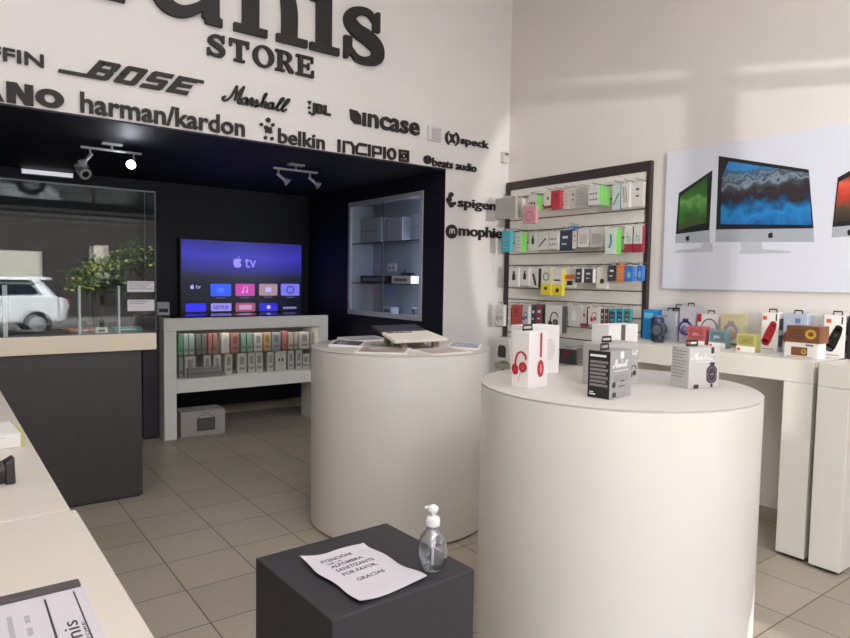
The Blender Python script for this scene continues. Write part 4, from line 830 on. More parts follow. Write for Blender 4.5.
MB().lathe([(.012, -.11), (.022, -.10), (.024, -.02), (.024, .035), (.032, .05), (.032, .056)], (0, 0, .0325), 24, axis='X').build('handle', mat('dark brown plastic', (48, 42, 42), .4), t, smooth=True)
MB().hexa([(.057, -.032, 0.0), (.082, -.036, 0.0), (.082, .036, 0.0), (.057, .032, 0.0)], [(.057, -.026, .06), (.082, -.02, .075), (.082, .02, .075), (.057, .026, .06)]).build('flared_end', mat('dark brown plastic', (48, 42, 42), .4), t, bevel=.005)
t = thing('menu_board', 'white printed sheet with a dark top bar on the near left counter', 'board', (-.02, 1.15, Zc))
MB().box(-.26, .222, -.25, .204, 0, .003).build('sheet', PAPER, t); MB().box(-.26, .219, .2045, .232, 0, .009).build('top_bar', mat('dark bar', (84, 76, 76), .4), t, bevel=.002)
F = UPF(.0032); q = MB(); q.rect(F, .155, .1585, -.25, .185, 0, .0004); q.rect(F, .203, .2055, -.25, .19, 0, .0004); q.build('printed_lines', DT, t)
q = MB(); q.text(F, 'Tunis', .169, .193, -.06, .075, 0, .0005, rot=90, res=2); q.text(F, 'STORE', .1975, .202, -.02, .06, 0, .0005, rot=90, res=2); q.build('printed_lettering', DT, t)
q = MB()
for j, (a, l) in enumerate(((-.2, .16), (-.17, .20), (-.14, .12), (-.10, .18), (-.07, .14), (-.04, .19), (.0, .17), (.02, .19), (.05, .10), (.07, .13), (.095, .15), (.12, .05))):
    y = .15-(j*37 % 5)*.006
    while y > -.23:
        q.rect(F, a, a+.008, y-l*.55, y, 0, .0004); y -= l*.55+.02
q.build('printed_text', mat('soft grey text', (172, 170, 174), .6), t)
# ------------------------------------------------------------------ white counters along the right wall
def wc(label, xf, y0, y1, near, far):
    t = thing('wall_counter', label, 'counter', (3.95, (y0+y1)/2, 0)); o = (3.95, (y0+y1)/2, 0)
    MB(o).box(xf, 4.186, y0, y1, .978, 1.10).build('countertop', LAM, t, bevel=.003)
    if near: MB(o).box(xf, 4.186, y0, y0+.15, .02, .977).build('leg_panel', LAM, t, bevel=.003)
    if far: MB(o).box(xf, 4.186, y1-.15, y1, .02, .977).build('leg_panel', LAM, t, bevel=.003)
    for y in ((y0+.02, y0+.13), (y1-.13, y1-.02)): MB(o).box(xf+.03, 4.15, *y, 0, .019).build('foot', BLK, t)
wc('white counter by the slatwall carrying the speaker boxes', 3.71, 1.508, 2.90, 1, 1)
wc('white counter at the right edge, continuing out of the photo', 3.685, .05, 1.475, 1, 1)
ZC = 1.1005
def cbox(name, label, xf, ya, yb, h, d, m, z=ZC, tab=True, cat='box', bevel=.0015):
    """box on the counter; front towards -X, ya = left edge (larger y)"""
    w = ya-yb; t = thing(name, label, cat, (xf+d/2, (ya+yb)/2, z), -90)
    MB().box(-w/2, w/2, -d/2, d/2, 0, h).build('carton', m, t, bevel=bevel); F = FRONT(-d/2-.0004)
    if tab:
        q = MB(); G = FRONT(.001); q.strip(G, [(-.022, h+.0005), (-.022, h+.02), (.022, h+.02), (.022, h+.0005)], .009, 0, .002, smooth=0); q.build('hang_tab', DARKC, t)
    return t, F, w
BLUE = mat('bright blue card', (36, 140, 206), .4); NVY = mat('navy plastic', (36, 46, 74), .4)
t, F, w = cbox('speaker_box', 'bright blue box at the left end of the counter', 4.09, 2.83, 2.72, .212, .07, BLUE, tab=False); MB().rect(F, -.04, .03, .15, .19).build('printed_text', mat('pale blue print', (120, 190, 226), .5), t)
t = thing('portable_speaker', 'navy blue barrel shaped speaker in front of the bright blue box', 'speaker', (4.03, 2.668, ZC)); MB().lathe([(.036, 0), (.045, .01), (.046, .15), (.038, .165), (.0, .168)], n=28).build('body', NVY, t, smooth=True); MB().lathe([(.03, .1685), (.026, .178), (0, .18)], n=20).build('top_cap', mat('blue grey plastic', (96, 120, 150), .4), t, smooth=True); MB().lathe([(.0465, .06), (.0475, .062), (.0475, .085), (.0465, .087)], n=28).build('band', mat('blue grey plastic', (96, 120, 150), .4), t)
t = thing('portable_speaker', 'small dark grey speaker on a foot, frontmost at the counter left end', 'speaker', (3.93, 2.585, ZC), -90); MB().lathe([(.034, 0), (.036, .01), (.012, .02), (.012, .04)], n=24).build('foot', mat('dark slate plastic', (52, 58, 70), .4), t, smooth=True); MB().tube((0, .03, .088), (0, -.03, .088), .046, 28).build('body', mat('dark slate plastic', (52, 58, 70), .4), t, smooth=True, bevel=.004); MB().tube((0, -.0305, .088), (0, -.033, .088), .032, 24).build('grille', mat('slate grille', (92, 100, 112), .4), t)
t, F, w = cbox('speaker_box', 'plain silver grey box with black tab beside the blue box', 4.082, 2.671, 2.56, .21, .045, mat('silver grey card', (178, 182, 190), .35, metal=.1)); q = MB(); q.rect(F, -.045, .045, .02, .022); q.rect(F, -.045, -.01, .17, .18); q.build('printed_text', GREYC, t)
t, F, w = cbox('speaker_box', 'narrow black box behind the purple headphone box', 4.13, 2.62, 2.55, .235, .05, DARKC); MB().rect(F, -.025, .025, .205, .225).build('printed_text', GREYC, t)
def ringart(t, F, cx, cz, r, mo, mi, z=.0012):
    q = MB(); q.ring(F, cx, cz, r, r, r*.28, 0, z); q.rect(F, cx-r*.42, cx+r*.42, cz+r*.8, cz+r*1.25, 0, z); q.disc(F, cx-r*.1, cz-r*.15, r*.45, r*.5, 0, z); q.build('printed_headphones', mo, t)
t, F, w = cbox('headphone_box', 'pale box with purple round headphones, second tallest on the counter', 4.10, 2.544, 2.425, .25, .08, mat('pale violet card', (188, 184, 192), .4)); ringart(t, F, -.012, .10, .052, mat('purple print', (84, 70, 124), .4), None); MB().disc(F, -.01, .095, .02, t0=.0013, t1=.0018).build('printed_logo', mat('lilac print', (150, 140, 180), .5), t)
t, F, w = cbox('headphone_box', 'white box with a ring of white headphones and red corner', 4.10, 2.41, 2.262, .205, .08, WHITE); q = MB(); q.ring(F, .012, .105, .06, .07, .008, 0, .0014); q.build('printed_ring', mat('plum ring', (110, 84, 120), .4), t); q = MB(); q.disc(F, .035, .08, .018, .032); q.disc(F, -.012, .08, .012, .028); q.build('printed_earcups', mat('grey violet print', (120, 112, 124), .5), t); MB().rect(F, -.074, -.045, .15, .204).build('red_corner', RED, t)
GW = mat('clear box front', (190, 176, 170), .3)
def jblbox(label, xf, ya, yb, h, col, txtc, base=.034):
    col = tuple(int(c*.78+168*.22) for c in col)  # card greyed so that haze over the goods sits in its colour
    t, F, w = cbox('speaker_box', label, xf, ya, yb, h, .07, mat('card '+label[:12], col, .4), tab=False)
    q = MB(); q.rect(F, -w/2, w/2, .0005, base, 0, .001); q.build('white_base', WHITE, t)
    q = MB(); q.rrect(F, -w*.40, w*.40, base+.012, h-.012, .008, 0, .0012); q.build('printed_speaker', mat('speaker '+label[:12], tuple(int(c*.85) for c in col), .5), t)
    q = MB(); q.text(F, 'JBL', -w*.22, w*.22, h*.5, h*.5+.022, .0014, .002, bold=.005); q.build('printed_lettering', mat('letters '+label[:12], txtc, .4), t)
    q = MB(); q.rect(F, -w*.44, -w*.28, .007, .024, .0012, .002); q.build('printed_logo', mat('orange red logo', (222, 92, 52), .5), t); return t
jblbox('red speaker box with white base above the silver headphone box', 3.93, 2.375, 2.256, .128, (196, 74, 78), (226, 160, 160))
jblbox('teal grey speaker box with white base beside the small red box', 3.93, 2.228, 2.116, .115, (104, 138, 150), (200, 216, 222))
t, F, w = cbox('headphone_box', 'pale yellow box with a pink round headphone picture', 4.06, 2.225, 2.085, .215, .08, mat('pale yellow card', (214, 204, 160), .4), tab=False); q = MB(); q.ring(F, 0, .10, .05, .055, .02, 0, .0012); q.rect(F, -.02, .02, .15, .17); q.build('printed_ring', mat('grey lilac print', (168, 152, 162), .5), t); MB().disc(F, 0, .085, .033, .03, .0013, .002).build('printed_earcup', mat('salmon print', (204, 150, 132), .5), t); MB().rect(F, -.06, .06, .012, .028).build('printed_text', mat('dark tan print', (110, 96, 84), .5), t)
jblbox('yellow green speaker box with white base in the middle of the counter', 3.86, 2.009, 1.897, .109, (192, 184, 88), (128, 130, 60))
def flip(label, xf, ya, yb, h, m, hue):
    t, F, w = cbox('speaker_box', label, xf, ya, yb, h, .075, WHITE)
    q = MB(); s = h
    q.strip(F, [(-.018, .055), (-.006, .09), (.012, .135), (.022, .165)], [.052, .055, .05, .04], 0, .0014); q.disc(F, -.022, .052, .026, .018, 0, .0014, rot=-.5); q.disc(F, .023, .168, .020, .016, 0, .0014, rot=-.5); sp = q.build('printed_speaker', m, t)
    q = MB(); q.disc(F, -.024, .05, .014, .009, .0015, .0022, rot=-.5); q.rect(F, .004, .018, .12, .135, .0015, .0022); q.build('speaker_end', hue, t)
    q = MB(); q.rrect(F, -.042, -.018, h-.045, h-.022, .004); q.build('printed_logo', mat('orange red logo', (222, 92, 52), .5), t)
    q = MB(); q.rect(F, .034, .042, h-.05, h-.008); q.rect(F, -.04, .03, .012, .015); q.build('printed_text', DT, t)
    q = MB(); G = Face((w/2+.0004, 0, 0), (0, 1, 0), (0, 0, 1)); q.rect(G, -.03, .03, .13, .2); q.rect(G, -.03, .03, .03, .1); q.build('side_text', GREYC, t)
    return t
flip('white box with a red cylindrical speaker picture and black tab', 4.06, 1.963, 1.862, .236, RED, mat('dark red print', (150, 34, 40), .4))
t, F, w = cbox('speaker_box', 'pale blue white box behind the brown speaker boxes', 4.06, 1.832, 1.70, .235, .08, mat('pale blue card', (176, 186, 204), .3)); MB().disc(F, -.02, .09, .045, .05).build('printed_picture', mat('brown red print', (120, 64, 60), .4), t); MB().rect(F, -.0, .03, .18, .21).build('printed_text', mat('blue print', (100, 130, 180), .5), t)
BRN = mat('brown card', (128, 82, 54), .4); GOLD = mat('golden print', (206, 170, 60), .4)
t, F, w = cbox('speaker_box', 'white box with a small brown radio picture, under the brown box', 3.82, 1.712, 1.548, .086, .13, WHITE, tab=False); MB().rrect(F, -.045, .04, .015, .062, .003).build('printed_picture', BRN, t); MB().ring(F, .022, .038, .014, .014, .007, .0013, .002).build('printed_ring', GOLD, t); MB().rect(F, -.07, .07, .006, .009).build('printed_text', mat('red line print', (190, 90, 80), .5), t); MB().rect(F, .03, .07, .070, .08).build('printed_mark', GREYC, t)
t, F, w = cbox('speaker_box', 'brown box with a golden ring, on top of the white radio box', 3.82, 1.705, 1.532, .094, .12, BRN, z=ZC+.0865, tab=False); MB().ring(F, .042, .05, .028, .026, .013, 0, .0015).build('printed_ring', GOLD, t); q = MB(); [q.rect(F, -.075, .005, .02+.012*k, .024+.012*k) for k in range(5)]; q.build('printed_slats', mat('dark brown print', (96, 56, 40), .5), t)
t = flip('white box with a black clip speaker picture at the right edge', 4.04, 1.60, 1.49, .240, DARKC, mat('dark grey print', (80, 80, 82), .4))
t, F, w = cbox('speaker_box', 'dark grey box cut by the right edge of the photo', 4.04, 1.478, 1.38, .24, .08, DARKC)
MB().rect(F, -.03, .03, .05, .18).build('printed_picture', GREYC, t)

# ------------------------------------------------------------------ poster with three desktop computers
PX = WX-.022; o = (WX, 1.6, 1.467); t = thing('wall_poster', 'long pale poster of three silver desktop computers on the right wall', 'poster', o)
MB(o).box(PX, WX-.001, .35, 2.742, 1.467, 2.436).build('panel', mat('pale blue grey poster', (214, 217, 227), .3, noise=.01), t, bevel=.002)
PF = Face((PX-.0003, 0, 0), (0, -1, 0), (0, 0, 1)); BZ = mat('print black', (28, 28, 32), .35); CHN = mat('print silver', (168, 174, 182), .35); FT = mat('print foot silver', (186, 190, 198), .35); AP = mat('print logo', (30, 30, 34), .4)
LAKE = ramp_mat('lake picture', [(0, (22, 84, 150)), (.2, (36, 130, 196)), (.36, (20, 70, 110)), (.42, (44, 36, 42)), (.52, (52, 42, 46)), (.60, (64, 74, 84)), (.66, (128, 146, 158)), (.70, (58, 68, 82)), (.76, (110, 132, 150)), (.80, (60, 84, 110)), (.88, (52, 130, 190)), (1, (44, 120, 186))], scale=15, mixn=.5, detail=12, lo=.40, hi=.85)
GRN = ramp_mat('green drops picture', [(0, (110, 60, 40)), (.2, (50, 84, 40)), (.42, (62, 120, 52)), (.55, (110, 160, 80)), (.62, (60, 112, 48)), (1, (36, 80, 34))], scale=14, mixn=.5, detail=2, lo=.38, hi=.80)
REDP = ramp_mat('red sunset picture', [(0, (40, 34, 40)), (.3, (80, 70, 50)), (.45, (190, 60, 44)), (.58, (224, 96, 72)), (.7, (110, 60, 60)), (1, (60, 52, 62))], scale=7, mixn=.4, detail=4, lo=.38, hi=.8)
for nm, I, S in (('left', IM1, GRN), ('middle', IM2, LAKE), ('right', IM3, REDP)):
    fl = lambda P: [(-y, z) for y, z in P]
    q = MB(o).poly(PF, fl(I['bez']), 0, .0008); c = q.build('printed_bezel', BZ, t)
    MB(o).poly(PF, fl(I['chin']), 0, .0008).build('printed_chin', CHN, c) if 0 else MB(o).poly(PF, fl(I['chin']), .0001, .0010).build('printed_chin', CHN, t)
    MB(o).poly(PF, fl(I['scr']), .0009, .0014).build('printed_screen', S, t)
    MB(o).poly(PF, fl(I['foot']), 0, .0007).build('printed_foot', FT, t)
    q = MB(o); apple(q, PF, -I['ap'][0][0], I['ap'][0][1], .034, .0011, .0016); q.build('printed_logo', AP, t)
# ------------------------------------------------------------------ slatwall
SY0, SY1, SZ0, SZ1 = 2.858, 4.373, .40, 2.40; o = (WX, 3.6, SZ0)
t = thing('slatwall', 'white grooved slatwall panel in a dark brown frame by the corner', 'slatwall', o)
q = MB(o); q.box(WX-.02, WX-.001, SY0+.036, SY1-.055, SZ0, SZ1-.07)
gz = [2.357-.1017*k for k in range(19)]; ed = [SZ1-.07]+gz+[SZ0]
for a, b_ in zip(ed, ed[1:]):
    if a-b_ > .02: q.box(WX-.032, WX-.0205, SY0+.036, SY1-.055, b_+.005 if b_ != SZ0 else b_, a-.005 if a != ed[0] else a)
q.build('panel', mat('white slat panel', (226, 222, 214), .4), t)
FRB = mat('dark brown frame', (52, 42, 40), .4)
for a in ((SY0, SY0+.036, SZ0, SZ1), (SY1-.055, SY1, SZ0, SZ1), (SY0+.036, SY1-.055, SZ1-.075, SZ1)): MB(o).box(WX-.04, WX-.001, *a).build('frame_bar', FRB, t, bevel=.003)
q = MB(o)
for z in gz[:15]: q.box(WX-.0325, WX-.0208, SY0+.037, SY1-.056, z-.0045, z+.0045)
q.build('grooves', mat('dark groove', (96, 84, 76), .6), t)
def C_(n, r, g, b, ro=.45): return mat(n, tuple(int(c*.84+158*.16) for c in (r, g, b)), ro)
WP = C_('pack white', 226, 222, 216)
LK = dict(  # front, side, description, art
 greybl=(C_('pack clear grey', 176, 170, 164, .3), C_('pack clear grey', 176, 170, 164, .3), 'clear grey blister pack', 'lines'),
 white_plain=(WP, WP, 'plain white pack', 'lines'), pink_ring=(C_('pack pink', 222, 158, 164), C_('pack pink', 222, 158, 164), 'pink pack with a ring', 'ring'),
 white_dots_green=(WP, C_('pack green', 104, 206, 70), 'white pack with two black dots and green side', 'dots'),
 white_red=(WP, C_('pack dark red', 150, 30, 44), 'white pack with a red base', 'redbase'), red=(C_('pack red', 196, 44, 62), C_('pack red', 196, 44, 62), 'solid red pack', 'redmark'),
 white_pinkish=(C_('pack pinkish', 224, 208, 206), WP, 'pinkish white pack', 'lines'), white_print=(WP, WP, 'narrow white pack with small black print', 'smallblack'),
 palegrey=(C_('pack pale grey', 204, 200, 196), WP, 'pale grey pack', 'lines'), white_greenlogo=(WP, C_('pack green', 104, 206, 70), 'white pack with green stripe side', 'sketch'),
 pencil=(C_('pack blue white', 200, 214, 218), C_('pack blue', 60, 140, 190), 'pale pack with a black pencil', 'pencil'), cables=(WP, WP, 'white pack with two black cables', 'cables'),
 white_small=(WP, C_('pack beige', 206, 196, 180), 'wide white pack with a tiny print', 'smallblack'), cyan=(C_('pack cyan', 52, 176, 200), C_('pack cyan', 52, 176, 200), 'cyan pack', 'lines'),
 white_greenside=(C_('pack green white', 222, 228, 212), C_('pack green', 104, 206, 70), 'white pack with a wide green side', 'lines'), usb=(WP, WP, 'white pack with a black plug', 'usb'),
 usb_pair=(WP, WP, 'white pack with a small black stick', 'usb'), diag=(WP, WP, 'white pack with slanted black sticks', 'pencil'), diag_big=(WP, C_('pack dark', 52, 50, 54), 'white pack with a long slanted black bar', 'bar'),
 prints=(WP, WP, 'white pack with many small prints', 'sketch'), navy=(C_('pack navy', 36, 44, 62), C_('pack dark', 52, 50, 54), 'navy pack', 'whitemark'), blueframe=(C_('pack bright blue', 44, 112, 200), C_('pack bright blue', 44, 112, 200), 'small bright blue card', 'whitemark'),
 whiteblack=(WP, C_('pack dark', 52, 50, 54), 'narrow white pack with black side', 'smallblack'), inner=(WP, C_('pack beige', 206, 196, 180), 'white pack with a grey window', 'window'),
 figure_green=(C_('pack mint', 214, 226, 216), C_('pack green', 104, 206, 70), 'white pack with a teal figure and green side', 'figure'), hii=(WP, C_('pack dark red', 150, 30, 44), 'white over dark red pack', 'hi'),
 yellow_sq=(WP, C_('pack yellow', 232, 214, 40), 'white and yellow pack with a square', 'yellow'), yellow_dot=(WP, C_('pack yellow', 232, 214, 40), 'white and yellow pack with a dot', 'yellow2'),
 orangeband=(WP, WP, 'white pack with an orange band', 'orange'), ear_black=(C_('pack dark', 52, 50, 54), WP, 'black and white earphone pack', 'whitemark'), black_dot=(C_('pack cream', 226, 220, 204), WP, 'cream pack with a black dot', 'bigdot'),
 black_white=(C_('pack dark', 52, 50, 54), WP, 'black pack with a white mark', 'whitemark'), orange=(C_('pack orange', 236, 116, 36), C_('pack orange', 236, 116, 36), 'solid orange pack', 'lines'), blue=(C_('pack bright blue', 44, 112, 200), C_('pack bright blue', 44, 112, 200), 'bright blue pack', 'figure2'),
 hp_white=(WP, WP, 'white pack with a grey earphone', 'hp_g'), hp_pale=(C_('pack stone', 200, 194, 188), C_('pack dark', 52, 50, 54), 'stone pack with white headphones', 'hp_w'), red_tall=(C_('pack brick red', 176, 56, 48), C_('pack dark red', 150, 30, 44), 'tall brick red pack', 'redmark'),
 hp_blue=(C_('pack stone', 200, 194, 188), WP, 'pale pack with blue headphones', 'hp_b'), navy_tall=(C_('pack navy', 36, 44, 62), C_('pack navy', 36, 44, 62), 'tall navy pack', 'whitemark'), red_black=(C_('pack dusk red', 122, 46, 54), C_('pack dark', 52, 50, 54), 'tall dark red pack', 'whitemark'),
 hp_black=(WP, C_('pack dark', 52, 50, 54), 'large white pack with black headphones', 'hp_k'), plug=(C_('pack grey white', 210, 206, 200), WP, 'grey white pack with a white plug', 'plug'), ear_red=(WP, WP, 'white pack with a red earphone', 'hp_r'),
 darkstrip=(C_('pack dark', 52, 50, 54), WP, 'thin black pack', 'whitemark'), redstrip=(C_('pack dusk red', 122, 46, 54), WP, 'thin dark red pack', 'whitemark'), teal_navy=(C_('pack deep navy', 40, 56, 82), C_('pack teal', 40, 160, 170), 'navy pack with a teal hanger', 'teal'),
 teal_green=(C_('pack olive', 70, 84, 50), C_('pack teal', 40, 160, 170), 'dark green pack with a teal hanger', 'teal'), tablet_pack=(WP, WP, 'large white pack with a black tablet', 'tablet'), greenish=(C_('pack green grey', 182, 186, 150), WP, 'low greenish pack', 'lines'),
 black_wallet=(C_('pack dark', 52, 50, 54), C_('pack dark', 52, 50, 54), 'black wallet pack', 'redmark'), grey_red=(C_('pack grey', 150, 142, 140), C_('pack rose', 186, 96, 100), 'grey pack with a rose side', 'lines'))
AK = C_('art black', 34, 32, 34); AG = C_('art grey', 176, 172, 170); AW = C_('art white', 236, 234, 232)
AR = C_('art red', 190, 50, 50); AB = C_('art blue', 40, 84, 140)
def art(kind, w, h, F, t):
    q = MB(); m = AG; nm = 'printed_picture'
    if kind == 'lines': [q.rect(F, -w*.35, w*(.3-.1*(k % 2)), h*(.2+.17*k), h*(.24+.17*k)) for k in range(4)]
    elif kind == 'ring': q.ring(F, 0, h*.4, w*.3, w*.3, w*.06); m = C_('art deep pink', 200, 96, 112)
    elif kind == 'dots': q.disc(F, -w*.12, h*.5, w*.1, w*.13); q.disc(F, w*.2, h*.45, w*.1, w*.13); m = AK
    elif kind == 'redbase': q.rect(F, -w/2, w/2, .0005, h*.16); q.rect(F, -w*.1, w*.15, h*.5, h*.65); m = C_('pack dark red', 150, 30, 44)
    elif kind == 'redmark': q.rect(F, -w*.3, w*.3, h*.45, h*.5); q.disc(F, 0, h*.7, w*.2); m = C_('art dark red', 130, 24, 36)
    elif kind == 'smallblack': q.rect(F, -w*.1, w*.15, h*.66, h*.74); q.rect(F, -w*.1, w*.15, h*.4, h*.46); m = AK
    elif kind == 'sketch':
        for k in range(6): q.rect(F, -w*.36+(k % 3)*w*.25, -w*.20+(k % 3)*w*.25, h*(.25+.3*(k//3)), h*(.34+.3*(k//3)))
        m = C_('art soft dark', 110, 112, 116)
    elif kind == 'pencil': [q.strip(F, [(-w*.32+k*w*.25, h*.18+k*h*.2), (w*.08+k*w*.25, h*.48+k*h*.16)], w*.09, smooth=0) for k in range(2)]; m = AK
    elif kind == 'cables': [q.strip(F, [(-w*.3+k*w*.26, h*.85), (-w*.15+k*w*.26, h*.5), (-w*.1+k*w*.26, h*.2)], w*.06) for k in range(2)]; m = AK
    elif kind == 'usb': q.rrect(F, -w*.14, w*.2, h*.35, h*.68, w*.05); q.rect(F, -w*.06, w*.12, h*.68, h*.84); m = AK
    elif kind == 'bar': q.strip(F, [(w*.18, h*.12), (-w*.18, h*.72)], w*.24, smooth=0); m = AK
    elif kind == 'whitemark': q.rect(F, -w*.25, w*.2, h*.6, h*.72); q.rect(F, -w*.3, w*.1, h*.3, h*.36); m = AW
    elif kind == 'window': q.rrect(F, -w*.34, w*.34, h*.18, h*.72, w*.05); m = C_('art light window', 200, 196, 190)
    elif kind == 'figure': q.strip(F, [(-w*.1, h*.25), (w*.05, h*.5), (-w*.02, h*.78)], w*.16); m = C_('art teal', 50, 140, 160)
    elif kind == 'figure2': q.disc(F, w*.05, h*.42, w*.22, h*.22); m = C_('art pale blue', 130, 180, 210)
    elif kind == 'hi': q.text(F, 'hi', -w*.22, w*.22, h*.38, h*.78, res=2, bold=-.01); m = C_('art teal', 50, 140, 160); MB().rect(F, -w/2, w/2, .0005, h*.33).build('red_base', C_('pack dark red', 150, 30, 44), t)
    elif kind in ('yellow', 'yellow2'):
        MB().rect(F, -w/2, w/2, .0005, h*.42).build('yellow_base', C_('pack yellow', 232, 214, 40), t)
        if kind == 'yellow': q.ring(F, 0, h*.68, w*.3, h*.15, h*.03); q.rect(F, -w*.15, w*.15, h*.2, h*.3, .0012, .0018)
        else: q.disc(F, w*.05, h*.2, w*.16, t0=.0012, t1=.0018); q.rect(F, -w*.3, w*.3, h*.55, h*.6)
        m = AK
    elif kind == 'orange': q.rect(F, -w/2, w/2, h*.42, h*.66); m = C_('pack orange', 236, 116, 36); MB().rect(F, -w*.3, w*.3, h*.1, h*.34).build('black_base', AK, t)
    elif kind == 'bigdot': q.disc(F, w*.05, h*.35, w*.2); m = AK
    elif kind.startswith('hp_'):
        s = min(w, h*.6)*1.15; hp_art(q, F, 0, h*.5, s*.75); m = dict(g=AG, w=AW, b=AB, k=AK, r=AR)[kind[3]]
    elif kind == 'plug': q.rrect(F, -w*.2, w*.2, h*.3, h*.7, w*.06); q.rect(F, -w*.08, w*.08, h*.7, h*.82); m = AW
    elif kind == 'teal': q.rect(F, -w*.3, w*.3, h*.15, h*.3); q.rect(F, -w*.3, w*.3, h*.5, h*.56); m = C_('art light teal', 110, 160, 170); MB().rect(F, -w/2, w/2, h*.82, h).build('teal_header', C_('pack teal', 40, 160, 170), t)
    elif kind == 'tablet': q.rrect(F, -w*.28, w*.28, h*.15, h*.62, w*.04); q.rect(F, -w*.2, w*.2, h*.62, h*.7); m = AK
    q.build(nm, m, t)
prevb = {}; rowc = {}; rown = {1: 'top', 2: 'second', 3: 'third', 4: 'fourth', 5: 'lowest'}
HK = mat('chrome hook', (120, 118, 118), .3, metal=.8)
for row, k, p, ya, yb, z0, z1 in SLAT:
    rowc[row] = rowc.get(row, 0)+1
    ya = min(ya, prevb.get(row, 9)-.001) if min(ya, prevb.get(row, 9)-.001)-yb > .035 else ya; prevb[row] = yb
    fm, sm, desc, ak = LK[k]; w = ya-yb-.003; h = z1-z0; xf = WX-.03-p; th = .035
    if k in ('white_dots_green', 'white_greenside', 'figure_green', 'hp_black', 'inner'): th = .06
    if row == 5: th = .05
    th = min(th, p-.01)
    lab = '%s, %s from left on slatwall %s row' % (desc, ORD[rowc[row]-1], rown[row])
    yc = (ya+yb)/2; copies = 3 if k == 'white_greenlogo' else 1
    if k == 'white_greenlogo': th = .036
    for c in range(copies):
        lb = lab if c == 0 else '%s pack edge behind the sketch pack on the top slatwall row' % ('middle green' if c == 1 else 'rearmost green')
        if k == 'white_greenlogo': lb = lb.replace('white pack with green stripe side,', 'white sketch pack with green edge,')
        xx = xf+c*(th+.008)
        t2 = thing('hanging_pack', lb, 'package', (xx+th/2, yc, z0), -90, 'packs on the %s slatwall row' % rown[row])
        if c == 0: first = t2
        q = MB(); q.box(-w/2, w/2, -th/2, th/2, 0, h)
        if sm is not fm:
            q.m = [1 if i == 5 else 0 for i in range(6)]
        q.build('carton', [fm, sm], t2, bevel=.001)
        if c == 0: art(ak, w, h, FRONT(-th/2-.0003), t2)
        q = MB(); q.rect(FRONT(.001), -w*.22, w*.22, h+.0002, h+.016, 0, .002); q.build('hang_tab', mat('clear tab', (196, 194, 192), .3), t2)
    # the prong it hangs from
    q = MB(); zz = h+.020; D0 = xf+th/2; q.tube((0, WX-.0325-D0, zz), (0, -th/2-.014, zz), .0022, 6); q.tube((0, -th/2-.014, zz), (0, -th/2-.018, zz+.008), .0022, 6); q.build('display_hook', HK, first)
# shelf under the lowest packs
q = MB(o)
b = MB((WX, 3.3, .845)); sh = thing('slatwall_shelf', 'small pale shelf low on the slatwall under the black wallet packs', 'shelf', (WX, 3.35, .845)); MB((WX, 3.35, .845)).box(3.90, WX-.033, 3.18, 3.53, .846, .856).build('shelf_board', LAM, sh); MB((WX, 3.35, .845)).box(3.895, 3.899, 3.18, 3.53, .846, .87).build('front_lip', GLASS, sh)
# ------------------------------------------------------------------ light
def area(name, loc, rot, sx, sy, e, col=(1, 1, 1)):
    l = bpy.data.lights.new(name, 'AREA'); l.shape = 'RECTANGLE'; l.size = sx; l.size_y = sy; l.energy = e; l.color = col
    o = bpy.data.objects.new(name, l); COL.objects.link(o); o.location = loc; o.rotation_euler = [RD(a) for a in rot]; return o
w = bpy.data.worlds.new('sky'); SC.world = w; w.use_nodes = True; nt = w.node_tree; bg = nt.nodes['Background']
st = nt.nodes.new('ShaderNodeTexSky'); st.sky_type = 'NISHITA'; st.sun_disc = False; st.sun_elevation = RD(50); st.sun_rotation = RD(200); st.air_density = 1; st.dust_density = 2
nt.links.new(st.outputs[0], bg.inputs[0]); bg.inputs[1].default_value = .85
s = bpy.data.lights.new('sun', 'SUN'); s.energy = 28; s.angle = RD(.6); s.color = (1, .95, .88)
so = bpy.data.objects.new('sun', s); COL.objects.link(so); so.rotation_euler = Vector((.35, -.75, -1.0)).to_track_quat('-Z', 'Y').to_euler(); so.location = (0, 8, 9)
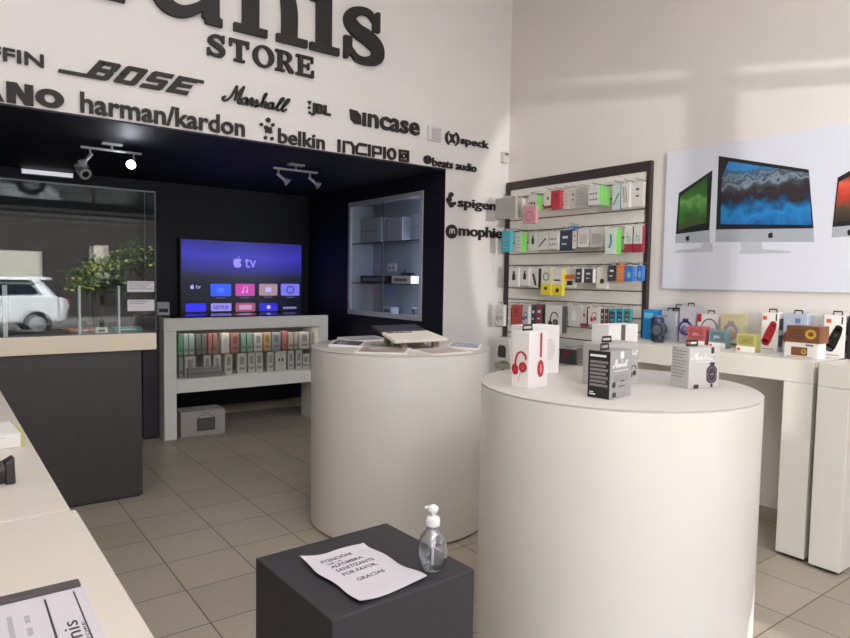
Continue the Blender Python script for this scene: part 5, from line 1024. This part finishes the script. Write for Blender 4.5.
# unseen lamps added for transom daylight, cabinet and ceiling fill, plus a sky portal
area('transom_fill', (1.1, SY+.05, 3.6), (72, 0, 0), 5.2, 1.0, 48, (.97, .985, 1))  # fill added inside in place of transom daylight
ar = area('cabinet_fill', (NX+.13, 4.725, 1.71), (-90, 0, 0), .14, 1.1, 7.5, (.86, .9, 1))  # unseen fill added to lift the dark cabinet interior
ar = area('media_cabinet_fill', (2.41, 6.12, .995), (0, 0, 0), 1.3, .08, 1.2, (1, .96, .9))  # added fill brightening the cases behind the glass doors
po = area('sky_portal', (1.1, SY-.15, 1.5), (90, 0, 0), 5.2, 3.0, 1); po.data.cycles.is_portal = True
for x, y in ((-.4, 2.6), (1.6, 2.6), (.4, .8), (2.6, .8)): area('ceiling_fill', (x, y, CH-.03), (0, 0, 0), .6, .6, 9, (1, .97, .95))  # out-of-view fills added to even out the walls

def glint(name, loc, to, deg, e, blend=.15, size=.02):
    l = bpy.data.lights.new(name, 'SPOT'); l.energy = e; l.spot_size = RD(deg); l.spot_blend = blend; l.shadow_soft_size = size; l.color = (1, .97, .92)
    o = bpy.data.objects.new(name, l); COL.objects.link(o); o.location = loc; o.rotation_euler = (Vector(to)-Vector(loc)).to_track_quat('-Z', 'Y').to_euler()
glint('sun_glint', (1.36, -3.5, 1.87), (4.2, 1.55, 1.85), 26, 700)
glint('sun_glint', (2.98, -2.6, 1.3), (2.60, 1.2, .10), 9, 700)

# ------------------------------------------------------------------ camera
cd = bpy.data.cameras.new('camera'); co = bpy.data.objects.new('camera', cd); COL.objects.link(co)
cd.sensor_fit = 'HORIZONTAL'; cd.sensor_width = 36; cd.lens = 647.22/850*36; cd.clip_start = .02; cd.clip_end = 100
p, r, y = RD(3.448), RD(.970), RD(-36.694)
Fw = Vector((-sin(y)*cos(p), cos(y)*cos(p), -sin(p))); R0 = Vector((cos(y), sin(y), 0)); U0 = R0.cross(Fw)
Rr = R0*cos(r)+U0*sin(r); Ur = -R0*sin(r)+U0*cos(r)
M = Matrix(((Rr.x, Ur.x, -Fw.x, 0), (Rr.y, Ur.y, -Fw.y, 0), (Rr.z, Ur.z, -Fw.z, 1.5), (0, 0, 0, 1)))
co.matrix_world = M; SC.camera = co
vs = SC.view_settings; vs.view_transform = 'Standard'; vs.look = 'None'; vs.exposure = .34; vs.gamma = 1; vs.use_curve_mapping = False
SC.cycles.use_denoising = True; SC.cycles.max_bounces = 8; SC.cycles.transparent_max_bounces = 24; SC.cycles.sample_clamp_indirect = 8
SC.cycles.caustics_reflective = False; SC.cycles.caustics_refractive = False
